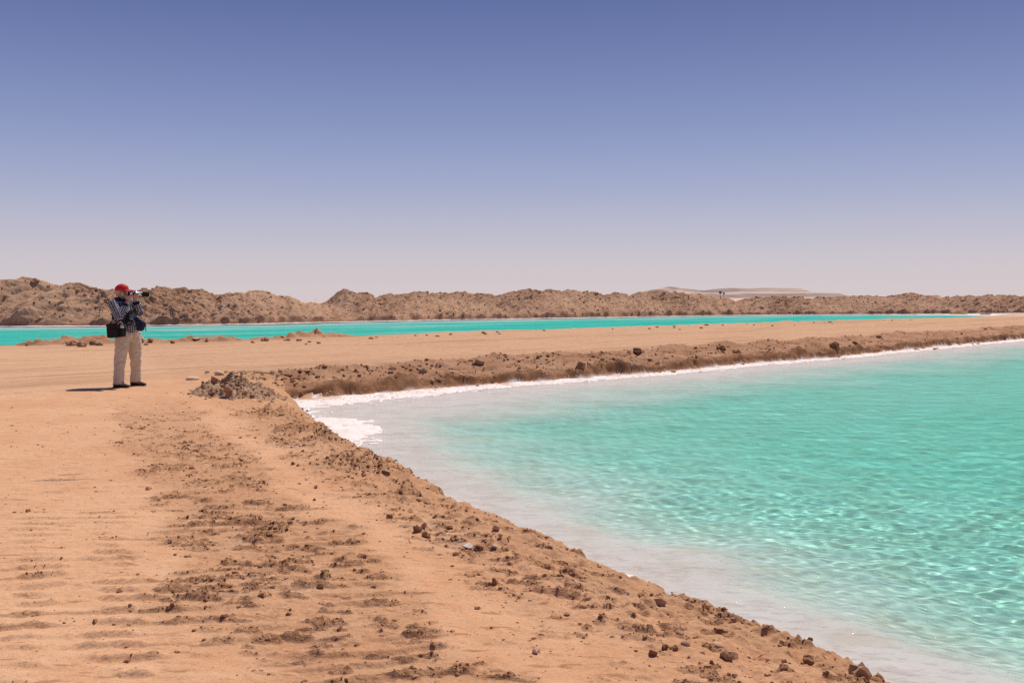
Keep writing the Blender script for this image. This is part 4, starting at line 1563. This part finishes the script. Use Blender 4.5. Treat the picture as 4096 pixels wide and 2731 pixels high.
def build_person():
    P = empty('person', MAN)
    tag(P, 'man in red cap, dark plaid shirt and beige trousers raising a camera', 'person')
    skin = flat_mat('skin', (.50, .265, .175), .55, .35, vary=.10, scale=40)
    # ---- body: one continuous skin surface
    pr = []
    pr += [eseg((.025, 0, .95), (.10, .13, .08), (-.05, 0, 1.2), (.10, .13, .08)), eseg((-.05, 0, 1.2), (.10, .13, .08), (-.09, 0, 1.42), (.08, .15, .05))]
    pr += chain([(*RH, .075), (*RK, .055), (*RAk, .045), (RAk[0] + .12, RAk[1] - .02, .05, .035)])
    pr += chain([(*LH, .075), (*LK, .055), (*LAk, .045), (LAk[0] + .12, LAk[1] - .02, .05, .035)])
    pr += chain([(.025, 0, .93, .08), (*RH, .07)]) + chain([(.025, 0, .93, .08), (*LH, .07)])
    pr += chain([(-.09, 0, 1.42, .06), (*RS, .05), (*RE, .042), (*RW, .030)])
    pr += chain([(-.09, 0, 1.42, .06), (*LS, .05), (*LE, .042), (*LW, .030)])
    pr += [cap((-.095, 0, 1.42), .068, HEAD + Vector((-.02, 0, -.06)), .060)]
    hx = Vector((1, -.06, -.03)).normalized()
    H = HEAD
    pr += [ell(H + Vector((-.012, 0, .012)), (.098, .078, .105)),                    # cranium
           [(H + Vector((.03, 0, -.02)), (.062, .062, .075), None), (H + Vector((.052, -.002, -.085)), (.034, .036, .03), None)],   # face and chin
           [(H + Vector((.088, -.003, .015)), (.010, .010, .012), None), (H + Vector((.112, -.004, -.022)), (.013, .016, .011), None)],  # nose
           [(H + Vector((-.012, -.078, -.005)), (.018, .010, .026), None), (H + Vector((-.004, -.084, -.008)), (.014, .008, .030), None)],   # near ear
           [(H + Vector((-.012, .078, -.005)), (.018, .010, .026), None), (H + Vector((-.004, .084, -.008)), (.014, .008, .030), None)],
           ell(H + Vector((.068, -.030, .020)), (.022, .020, .010)), ell(H + Vector((.068, .030, .020)), (.022, .020, .010)),   # brow
           ell(H + Vector((.082, 0, -.058)), (.014, .022, .008))]                     # lips
    # right hand: palm under the camera's grip, fingers closing up over its front
    w = Vector(RW)
    palm = Vector((.082, -.128, 1.492))
    pr += [cap(w, .029, palm - Vector((0, 0, .03)), .030), [(palm, (.020, .034, .042), None), (palm + Vector((.012, .02, .03)), (.017, .034, .026), None)]]
    for i, (dx, ln) in enumerate([(.0, .9), (.006, 1.0), (.004, .95), (-.004, .8)]):
        y = -.158 + i * .021
        b0 = palm + Vector((.012 + dx, y + .128, .034))
        b1 = b0 + Vector((.030, .004, .020)) * ln
        b2 = b1 + Vector((.010, .012, .028)) * ln
        b3 = b2 + Vector((-.016, .010, .016)) * ln
        pr += chain([(*b0, .0100), (*b1, .0095), (*b2, .0088), (*b3, .0078)])
    t0 = palm + Vector((-.010, -.022, .000))
    pr += chain([(*t0, .013), (*(t0 + Vector((-.020, .0, .040))), .011), (*(t0 + Vector((-.008, .012, .074))), .0092)])
    # left hand: cradles the lens from below, fingers round the near side
    w = Vector(LW)
    palm = LENS0 + LENSD * .095 + Vector((0, .004, -.060))
    pr += [cap(w, .029, palm + Vector((-.01, .005, -.02)), .030), [(palm, (.040, .036, .018), None), (palm + Vector((.022, 0, .004)), (.030, .036, .016), None)]]
    for i, ln in enumerate([.95, 1.0, .95, .8]):
        x = .052 - i * .021
        b0 = palm + Vector((x, -.026, .004))
        b1 = b0 + Vector((.010, -.024, .018)) * ln
        b2 = b1 + Vector((.008, -.006, .028)) * ln
        b3 = b2 + Vector((.004, .010, .022)) * ln
        pr += chain([(*b0, .0100), (*b1, .0095), (*b2, .0088), (*b3, .0078)])
    t0 = palm + Vector((-.02, .030, .004))
    pr += chain([(*t0, .013), (*(t0 + Vector((.012, .022, .028))), .011), (*(t0 + Vector((.020, .014, .058))), .0092)])
    link('body', blob('body', pr, .0066, 2), skin, P)
    # ---- trousers, loose, with folds at knee and cuff
    tr = [eseg((.025, 0, .985), (.150, .182, .03), (.030, 0, .88), (.155, .190, .06)),
          eseg((.030, 0, .88), (.150, .180, .06), (.030, 0, .80), (.12, .14, .05))]
    tr += chain([(RH[0] + .012, RH[1], .88, .128), (RK[0] + .025, RK[1] + .01, .66, .112), (RK[0], RK[1], .46, .090), (RK[0] - .012, RK[1] - .02, .28, .084)])
    tr += [[((RK[0] - .012, RK[1] - .02, .28), (.084,) * 3, None), ((RAk[0] + .005, RAk[1], .070), (.092, .082, .025), None)]]
    tr += chain([(LH[0] + .01, LH[1], .88, .126), (LK[0] - .005, LK[1] - .03, .66, .108), (LK[0], LK[1], .46, .088), (LK[0] - .008, LK[1] + .02, .28, .082)])
    tr += [[((LK[0] - .008, LK[1] + .02, .28), (.082,) * 3, None), ((LAk[0] + .005, LAk[1], .080), (.092, .082, .025), None)]]

    def wr(co):
        x, y, z = co[:, 0].astype(float), co[:, 1].astype(float), co[:, 2].astype(float)
        w1 = noise2(x * 5 + z * 2, z * 4 + y * 5, 3)
        d = ridged(x * 4 + y * 5 + z * 3.0 + w1, z * 5.5 - x * 6 + w1, 3, 500) * .020 * (sstep(z, .05, .3) * .6 + .4)
        d += ridged(x * 9 - y * 5 + z * 6, z * 12 + x * 10, 2, 503) * .010 * (np.exp(-((z - .47) / .10) ** 2) + np.exp(-((z - .13) / .10) ** 2) + .6 * np.exp(-((z - .80) / .08) ** 2)) - .008
        return d
    tm = M('beige_cotton')
    n = tm.noise(9, 4)
    dirt = tm.ramp(tm.noise(5, 4), .60, .72, 0, .5)
    col = tm.mix(tm.ramp(n, .3, .7), (.57, .485, .38), (.64, .555, .445))
    col = tm.mix(dirt, col, (.42, .29, .19))
    tm.fin(col, .9, .12, tm.bump(tm.noise(45, 3), .002, .3))
    trob = link('trousers', blob('trousers', tr, .0095, 2, wr), tm.m, P)
    belt = flat_mat('dark_leather', (.03, .022, .018), .5, .4)
    # fly seam and side pocket as raised cloth strips
    bm = bmesh.new()
    seam = []
    fc = Vector((.028, 0, 0)) + FWD * .162
    for zz in np.linspace(.97, .80, 7):
        seam.append(Vector((fc.x, fc.y, zz)) - FWD * max(0, (.86 - zz)) * .55)
    link('fly_seam', tube_path('fly_seam', seam, .006, 6), tm.m, P)
    # ---- shirt
    sh = [eseg((.020, 0, .955), (.172, .208, .03), (.005, 0, 1.08), (.185, .212, .06)),
          eseg((.005, 0, 1.08), (.185, .212, .06), (-.045, 0, 1.24), (.165, .208, .07)),
          eseg((-.045, 0, 1.24), (.165, .208, .07), (-.095, 0, 1.40), (.118, .185, .06)),
          eseg((-.095, 0, 1.40), (.115, .175, .06), (-.095, 0, 1.475), (.075, .085, .03))]
    sh += chain([(*RS, .086), (*(Vector(RS).lerp(Vector(RE), .5)), .074), (*RE, .068), (*(Vector(RE).lerp(Vector(RW), .5)), .064), (*(Vector(RE).lerp(Vector(RW), .88)), .050)])
    sh += chain([(*LS, .086), (*(Vector(LS).lerp(Vector(LE), .5)), .074), (*LE, .068), (*(Vector(LE).lerp(Vector(LW), .5)), .064), (*(Vector(LE).lerp(Vector(LW), .88)), .050)])
    # untucked tails
    tail = Vector((.02, 0, .94)) + FWD * .13 + RGT * .03
    sh += [[(tail + Vector((0, 0, .08)), (.05, .10, .05), BODYROT), (tail + Vector((.01, 0, -.015)), (.03, .075, .02), BODYROT)]]

    def wr2(co):
        x, y, z = co[:, 0].astype(float), co[:, 1].astype(float), co[:, 2].astype(float)
        return ridged(x * 7 + z * 5, y * 7 - z * 6 + x * 3, 3, 520) * .014 - .004
    sme = blob('shirt', sh, .0085, 2, wr2)
    plaid_attr(sme)
    shirt = link('shirt', sme, plaid_material(), P)
    navy = flat_mat('navy_cloth', (.012, .014, .032), .85, .15)
    # dark scarf collar and waistcoat strap around the neck
    nk = Vector((-.088, 0, 1.475))
    ring = [nk + Matrix.Rotation(a, 3, 'Z') @ Vector((.085, 0, 0)) + Vector((0, 0, .018 * math.cos(a + math.pi))) for a in np.linspace(0, 2 * math.pi, 22)]
    link('collar', tube_path('collar', ring, .023, 10), navy, shirt)
    for s, a in ((1, RW), (-1, LW)):
        e_ = RE if s == 1 else LE
        d = (Vector(a) - Vector(e_)).normalized()
        link('cuff', tube_mesh('cuff', Vector(e_).lerp(Vector(a), .86), d, [(-.03, .050), (-.028, .056), (.022, .053), (.025, .046)], 18), sme.materials[0], shirt)
    # ---- feet
    shoe_m = flat_mat('dark_shoe', (.030, .027, .027), .5, .4)
    sole_m = flat_mat('shoe_sole', (.055, .050, .048), .8, .2)
    strip_m = flat_mat('shoe_stripe', (.45, .43, .42), .6, .3)
    sock_m = flat_mat('grey_sock', (.33, .31, .34), .9, .1)
    for ak, yaw in ((RAk, R(-8)), (LAk, R(-10))):
        fd = Vector((math.cos(yaw), math.sin(yaw), 0))
        sd_ = Vector((-fd.y, fd.x, 0))
        rot = Matrix((fd, sd_, Vector((0, 0, 1)))).transposed()
        base = Vector((ak[0], ak[1], 0))
        up = [[(base + fd * -.055 + Vector((0, 0, .055)), (.040, .040, .038), rot), (base + fd * .05 + Vector((0, 0, .055)), (.05, .044, .040), rot)],
              [(base + fd * .05 + Vector((0, 0, .052)), (.05, .044, .040), rot), (base + fd * .155 + Vector((0, 0, .036)), (.045, .044, .024), rot)]]
        so = [[(base + fd * -.06 + Vector((0, 0, .017)), (.042, .040, .013), rot), (base + fd * .05 + Vector((0, 0, .015)), (.05, .044, .012), rot)],
              [(base + fd * .05 + Vector((0, 0, .015)), (.05, .044, .012), rot), (base + fd * .155 + Vector((0, 0, .017)), (.052, .047, .012), rot)]]
        s_ = link('shoe', blob('shoe', up, .006, 2), shoe_m, P)
        link('sole', blob('sole', so, .006, 1), sole_m, s_)
        for k in range(3):
            c = base + fd * (.045 + .032 * k)
            pts = [c + sd_ * math.sin(a) * .047 + Vector((0, 0, .048 - .010 * k + .042 * math.cos(a) * (1 - .16 * k))) for a in np.linspace(-1.3, 1.3, 9)]
            link('lace_strap', tube_path('lace_strap', pts, .0055, 6), strip_m, s_)
        link('sock', tube_mesh('sock', base + Vector((.01, 0, .06)), (0, 0, 1), [(0, .048), (.03, .046), (.09, .045), (.14, .046)], 16), sock_m, P)
    # ---- head wear
    red = flat_mat('red_cotton', (.56, .012, .022), .75, .25, vary=.08)
    cc = HEAD + Vector((-.008, 0, .040))
    n_r, n_s = 12, 36
    v, f = [], []
    for i in range(n_r):
        ph = i / (n_r - 1) * R(97)
        for j in range(n_s):
            a = 2 * math.pi * j / n_s
            rr = math.sin(ph)
            front = .5 + .5 * math.cos(a)
            seamb = 1 + .006 * math.cos(6 * a)
            v.append(cc + Vector((rr * math.cos(a) * (.114 + .006 * front) * seamb, rr * math.sin(a) * .094 * seamb, math.cos(ph) * .092 - .012 * (1 - front) * math.sin(ph) ** 2)))
    for i in range(n_r - 1):
        for j in range(n_s):
            k = (j + 1) % n_s
            f.append((i * n_s + j, (i + 1) * n_s + j, (i + 1) * n_s + k, i * n_s + k))
    me = bpy.data.meshes.new('cap')
    me.from_pydata([x[:] for x in v], [], f)
    me.polygons.foreach_set('use_smooth', [True] * len(me.polygons))
    capo = link('cap', me, red, P)
    md = capo.modifiers.new('thick', 'SOLIDIFY')
    md.thickness = .004
    v, f = [], []
    nb, mb = 14, 7
    for i in range(mb):
        s = i / (mb - 1)
        for j in range(nb):
            a = R(-72) + R(144) * j / (nb - 1)
            r0x, r0y = .112, .090
            ext = .100 * s * math.cos(a * .62)
            x = r0x * math.cos(a) + ext
            y = r0y * math.sin(a) * (1 + .06 * s)
            z = .004 - .022 * s - .024 * (math.sin(a) ** 2) * (.4 + s)
            v.append(cc + Vector((x, y, z)))
    for i in range(mb - 1):
        for j in range(nb - 1):
            f.append((i * nb + j, (i + 1) * nb + j, (i + 1) * nb + j + 1, i * nb + j + 1))
    me = bpy.data.meshes.new('brim')
    me.from_pydata([x[:] for x in v], [], f)
    me.polygons.foreach_set('use_smooth', [True] * len(me.polygons))
    br = link('brim', me, red, capo)
    md = br.modifiers.new('thick', 'SOLIDIFY')
    md.thickness = .005
    bt = link('button', tube_mesh('button', cc + Vector((0, 0, .090)), (0, 0, 1), [(0, .009), (.004, .008), (.007, .004)], 12), red, capo)
    # yellow shield badge with a dark mark on the cap's front panel
    yel = flat_mat('yellow_badge', (.80, .50, .02), .6, .3)
    blk = flat_mat('black_mark', (.015, .013, .012), .6, .3)

    def on_cap(a, ph, lift):
        fr_ = .5 + .5 * math.cos(a)
        rr = math.sin(ph)
        return cc + Vector((rr * math.cos(a) * (.114 + .006 * fr_ + lift), rr * math.sin(a) * (.094 + lift), math.cos(ph) * (.092 + lift)))

    def patch(name, mat, a0, outline, lift):
        vv = [on_cap(a0 + da, R(58) + dp, lift) for da, dp in outline]
        c = on_cap(a0, R(58), lift + .001)
        m_ = bpy.data.meshes.new(name)
        m_.from_pydata([c[:]] + [q[:] for q in vv], [], [(0, i + 1, (i + 1) % len(vv) + 1) for i in range(len(vv))])
        return link(name, m_, mat, capo)
    shield = [(-.24, -.22), (0, -.27), (.24, -.22), (.25, .06), (.14, .24), (0, .33), (-.14, .24), (-.25, .06)]
    patch('badge', yel, 0, shield, .0035)
    patch('badge_mark', blk, 0, [(a * .5, p * .55 + .03 * math.sin(9 * a + 7 * p)) for a, p in shield], .006)
    # beard, hair, glasses
    grey = flat_mat('grey_hair', (.46, .43, .40), .9, .15, vary=.25, scale=120)
    bd = [[(HEAD + Vector((.040, -.050, -.055)), (.034, .022, .030), None), (HEAD + Vector((.066, 0, -.095)), (.030, .034, .026), None)],
          [(HEAD + Vector((.040, .050, -.055)), (.034, .022, .030), None), (HEAD + Vector((.066, 0, -.095)), (.030, .034, .026), None)],
          [(HEAD + Vector((.020, -.066, -.015)), (.016, .012, .028), None), (HEAD + Vector((.040, -.050, -.055)), (.032, .022, .028), None)],
          [(HEAD + Vector((.020, .066, -.015)), (.016, .012, .028), None), (HEAD + Vector((.040, .050, -.055)), (.032, .022, .028), None)],
          [(HEAD + Vector((.088, -.024, -.050)), (.010, .012, .008), None), (HEAD + Vector((.088, .024, -.050)), (.010, .012, .008), None)]]
    link('beard', blob('beard', bd, .0055, 1), grey, P)
    hr = [[(HEAD + Vector((-.075, -.035, -.030)), (.030, .030, .035), None), (HEAD + Vector((-.075, .035, -.030)), (.030, .030, .035), None)],
          [(HEAD + Vector((-.040, -.072, -.018)), (.026, .010, .026), None), (HEAD + Vector((-.075, -.040, -.026)), (.026, .026, .032), None)],
          [(HEAD + Vector((-.040, .072, -.018)), (.026, .010, .026), None), (HEAD + Vector((-.075, .040, -.026)), (.026, .026, .032), None)]]
    link('hair', blob('hair', hr, .006, 1), grey, P)
    gl = flat_mat('dark_glasses', (.012, .010, .010), .2, .6)
    g = link('glasses', blob('glasses', [[(HEAD + Vector((.092, -.052, .004)), (.006, .016, .014), None), (HEAD + Vector((.100, -.022, .004)), (.006, .014, .015), None)],
                                         [(HEAD + Vector((.092, .052, .004)), (.006, .016, .014), None), (HEAD + Vector((.100, .022, .004)), (.006, .014, .015), None)]], .004, 1), gl, P)
    for s in (-1, 1):
        link('temple_arm', tube_path('temple_arm', [HEAD + Vector((.092, s * .066, .008)), HEAD + Vector((.04, s * .083, .008)), HEAD + Vector((-.015, s * .088, .006))], .0028, 6), gl, g)
    return P, shirt


def tube_path(name, pts, r, seg=8, closed=False, flat=1.0):
    pts = [Vector(p) for p in pts]
    v, f = [], []
    for i, p in enumerate(pts):
        t = (pts[min(i + 1, len(pts) - 1)] - pts[max(i - 1, 0)]).normalized()
        ref = Vector((0, 0, 1)) if abs(t.z) < .9 else Vector((1, 0, 0))
        a = t.cross(ref).normalized()
        b = a.cross(t).normalized()
        for k in range(seg):
            an = 2 * math.pi * k / seg
            v.append(p + a * math.cos(an) * r * flat + b * math.sin(an) * r)
    for i in range(len(pts) - 1):
        for k in range(seg):
            j = (k + 1) % seg
            f.append((i * seg + k, i * seg + j, (i + 1) * seg + j, (i + 1) * seg + k))
    f.append(tuple(reversed(range(seg))))
    f.append(tuple(range((len(pts) - 1) * seg, len(pts) * seg)))
    me = bpy.data.meshes.new(name)
    me.from_pydata([x[:] for x in v], [], f)
    me.polygons.foreach_set('use_smooth', [True] * len(me.polygons))
    me.update()
    return me


def rel(me, base):
    for v in me.vertices:
        v.co -= base
    return me


def oriented_box(name, c, sx, sy, sz, rot, bevel=.006):
    me = box_mesh(name, sx, sy, sz, bevel)
    for v in me.vertices:
        v.co = rot @ v.co + Vector(c)
    return me


def build_gear():
    black = flat_mat('black_plastic', (.014, .013, .014), .45, .4)
    rubber = flat_mat('black_rubber', (.010, .010, .011), .7, .3)
    silver = flat_mat('silver_metal', (.62, .63, .66), .28, .5, 1.0, vary=.05)
    glass = flat_mat('lens_glass', (.02, .02, .04), .08, .8)
    # ---- camera raised to the eye
    b0 = LENS0.copy()
    rot = LENSD.to_track_quat('X', 'Z').to_matrix()
    E_ = empty('long_lens_camera', MAN + b0)
    tag(E_, 'silver and black camera with long silver lens held to his eye', 'camera')

    def add(name, me, mat, parent=E_):
        return link(name, rel(me, b0), mat, parent)
    bd = add('camera_body', oriented_box('camera_body', LENS0 + Vector((-.002, 0, 0)), .040, .130, .068, rot, .008), silver)
    add('top_plate', oriented_box('top_plate', LENS0 + Vector((-.002, 0, .040)), .036, .060, .016, rot, .005), silver, bd)
    add('eyepiece', oriented_box('eyepiece', LENS0 + Vector((-.028, 0, .022)), .018, .034, .024, rot, .005), rubber, bd)
    add('grip', oriented_box('grip', LENS0 + Vector((.012, -.056, -.004)), .050, .024, .072, rot, .008), rubber, bd)
    ln = add('lens', tube_mesh('lens', LENS0 + LENSD * .018, LENSD, [(0, .033), (.012, .037), (.050, .037), (.056, .035)], 28), silver)
    add('focus_ring', tube_mesh('focus_ring', LENS0 + LENSD * .070, LENSD, [(0, .036), (.004, .041), (.030, .041), (.034, .036)], 28), rubber, ln)
    add('lens_barrel', tube_mesh('lens_barrel', LENS0 + LENSD * .100, LENSD, [(0, .041), (.022, .041), (.026, .032), (.135, .032)], 28), silver, ln)
    add('lens_hood', tube_mesh('lens_hood', LENS0 + LENSD * .228, LENSD, [(0, .033), (.004, .043), (.092, .046), (.094, .042), (.060, .038)], 28), rubber, ln)
    add('front_glass', tube_mesh('front_glass', LENS0 + LENSD * .270, LENSD, [(0, .036), (.004, .030), (.007, .018)], 24), glass, ln)
    # ---- second camera on his chest
    c = Vector((.105, -.215, 1.115))
    d = Vector((.62, -.72, -.34)).normalized()
    r2 = d.to_track_quat('X', 'Z').to_matrix()
    b1 = c.copy()
    E2 = empty('chest_camera', MAN + b1)
    tag(E2, 'black camera hanging by its strap before the plaid shirt', 'camera')

    def add2(name, me, mat, parent=E2):
        return link(name, rel(me, b1), mat, parent)
    bd = add2('camera_body', oriented_box('camera_body', c, .055, .145, .098, r2, .012), black)
    add2('prism_hump', oriented_box('prism_hump', c + r2 @ Vector((.0, 0, .058)), .050, .055, .034, r2, .012), black, bd)
    add2('grip', oriented_box('grip', c + r2 @ Vector((.02, .060, -.004)), .050, .030, .090, r2, .012), rubber, bd)
    ln = add2('lens', tube_mesh('lens', c + d * .026, d, [(0, .040), (.005, .046), (.060, .046), (.064, .043), (.085, .047), (.090, .047), (.090, .040), (.075, .036)], 28), black)
    add2('zoom_ring', tube_mesh('zoom_ring', c + d * .050, d, [(0, .046), (.003, .050), (.022, .050), (.025, .046)], 28), rubber, ln)
    add2('front_glass', tube_mesh('front_glass', c + d * .098, d, [(0, .038), (.005, .032), (.009, .018)], 24), glass, ln)
    nk = Vector((-.088, 0, 1.47))
    add2('strap', tube_path('strap', [c + r2 @ Vector((0, -.072, .03)), Vector((.118, -.05, 1.25)), Vector((.055, .03, 1.40)), Vector((-.02, .085, 1.50)), Vector((-.10, .075, 1.52)), Vector((-.155, 0, 1.515)),
                                      Vector((-.10, -.085, 1.515)), Vector((-.01, -.125, 1.475)), Vector((.045, -.165, 1.36)), Vector((.07, -.20, 1.25)), c + r2 @ Vector((0, .072, .03))], .011, 8, flat=.5), rubber)
    # ---- shoulder bag on his right hip
    bc = Vector((-.075, -.315, .955))
    yaw = Matrix.Rotation(R(-12), 3, 'Z')
    b2 = Vector((bc.x, bc.y, .84))
    E3 = empty('shoulder_bag', MAN + b2)
    tag(E3, 'dark brown padded camera bag hanging on his right hip', 'bag')

    def add3(name, me, mat, parent=E3):
        return link(name, rel(me, b2), mat, parent)
    cloth = flat_mat('bag_cloth', (.022, .016, .017), .85, .2, vary=.3, scale=200)

    def rbox(name, c, sx, sy, sz, topk=1.0, bev=.02):
        me = box_mesh(name, sx, sy, sz, bev)
        for v in me.vertices:
            k = 1 + (topk - 1) * (v.co.z / sz + .5)
            v.co = yaw @ Vector((v.co.x * k, v.co.y * k, v.co.z)) + Vector(c)
            v.co.z += .012 * math.sin(v.co.x * 9)
        return me
    bb = add3('bag_body', rbox('bag_body', bc, .195, .150, .215, 1.1, .040), cloth)
    add3('bag_lid', rbox('bag_lid', bc + Vector((-.004, 0, .110)), .222, .168, .045, .88, .020), cloth, bb)
    add3('front_pocket', rbox('front_pocket', bc + Vector((.0, -.084, -.025)), .145, .035, .13, 1.05, .014), cloth, bb)
    add3('side_pocket', rbox('side_pocket', bc + Vector((.125, .006, -.030)), .078, .11, .15, 1.1, .022), rubber, bb)
    org = flat_mat('orange_cord', (.70, .22, .03), .6, .3)
    add3('zip_pull', tube_path('zip_pull', [bc + Vector((.085, -.080, .118)), bc + Vector((.105, -.078, .135)), bc + Vector((.135, -.050, .150))], .006, 6), org, bb)
    add3('buckle', rbox('buckle', bc + Vector((.03, -.106, .02)), .025, .010, .018, 1.0, .003), black, bb)
    add3('strap', tube_path('strap', [bc + Vector((-.085, .05, .12)), Vector((-.135, -.225, 1.17)), Vector((-.165, -.185, 1.30)), Vector((-.185, -.10, 1.43)), Vector((-.15, .06, 1.50)), Vector((-.06, .12, 1.495)), Vector((.03, .10, 1.40)),
                                      Vector((.085, -.03, 1.30)), Vector((.085, -.17, 1.20)), Vector((.04, -.23, 1.12)), bc + Vector((.11, .02, .12))], .020, 8, flat=.3), rubber)
    # ---- water bottle in the side pocket
    bt = bc + Vector((.128, -.012, -.02))
    E4 = empty('water_bottle', MAN + bt)
    tag(E4, 'clear plastic water bottle with blue cap in the bag pocket', 'bottle')
    pm = M('clear_plastic')
    pm.fin((.78, .86, .92), .12, .5)
    pm.b.inputs['Transmission Weight'].default_value = .55
    lab = flat_mat('bottle_label', (.62, .78, .86), .5, .3)
    blue = flat_mat('blue_cap', (.03, .30, .62), .4, .4)
    bo = link('bottle_body', rel(tube_mesh('bottle_body', bt, (.03, -.02, 1), [(0, .028), (.004, .031), (.090, .031), (.098, .029), (.106, .031), (.120, .027), (.138, .014), (.146, .013)], 24), bt), pm.m, E4)
    link('bottle_label', rel(tube_mesh('bottle_label', bt, (.03, -.02, 1), [(.066, .0318), (.092, .0318)], 24, cap=False), bt), lab, E4)
    link('bottle_cap', rel(tube_mesh('bottle_cap', bt + Vector((.0044, -.003, .144)), (.03, -.02, 1), [(0, .017), (.002, .019), (.022, .019), (.025, .015)], 20), bt), blue, E4)
    # ---- navy pouch at his left hip
    pc = Vector((.245, -.010, 1.055))
    E5 = empty('hip_pouch', MAN + pc)
    tag(E5, 'navy cloth pouch with loose strap at his left hip', 'pouch')
    nv = flat_mat('navy_nylon', (.022, .026, .070), .7, .25)

    def add5(name, me, mat, parent=E5):
        return link(name, rel(me, pc), mat, parent)
    pb = add5('pouch_body', blob('pouch_body', [[(pc + Vector((-.065, .0, .095)), (.040, .05, .03), None), (pc + Vector((.045, 0, .02)), (.045, .055, .04), None)],
                                               [(pc + Vector((.045, 0, .02)), (.045, .055, .04), None), (pc + Vector((.02, 0, -.075)), (.045, .05, .03), None)],
                                               [(pc + Vector((-.065, .0, .095)), (.040, .05, .03), None), (pc + Vector((.0, 0, -.085)), (.05, .05, .03), None)]], .008, 2), nv)
    add5('flap', blob('flap', [[(pc + Vector((-.05, -.045, .10)), (.030, .012, .02), None), (pc + Vector((.06, -.05, .03)), (.030, .012, .02), None)],
                               [(pc + Vector((.06, -.05, .03)), (.030, .012, .02), None), (pc + Vector((.055, -.052, -.03)), (.022, .010, .02), None)]], .006, 2), nv, pb)
    add5('loose_strap', tube_path('loose_strap', [pc + Vector((.085, -.02, .02)), pc + Vector((.098, -.02, -.03)), pc + Vector((.096, -.02, -.085)), pc + Vector((.100, -.02, -.115))], .007, 6), rubber, pb)


# ------------------------------------------------------------------ assemble
build_pile()
build_singles()
build_groups()
build_salt_islands()
build_signs()
build_person()
build_gear()
build_crumbs()
build_water_a()
build_water_b()
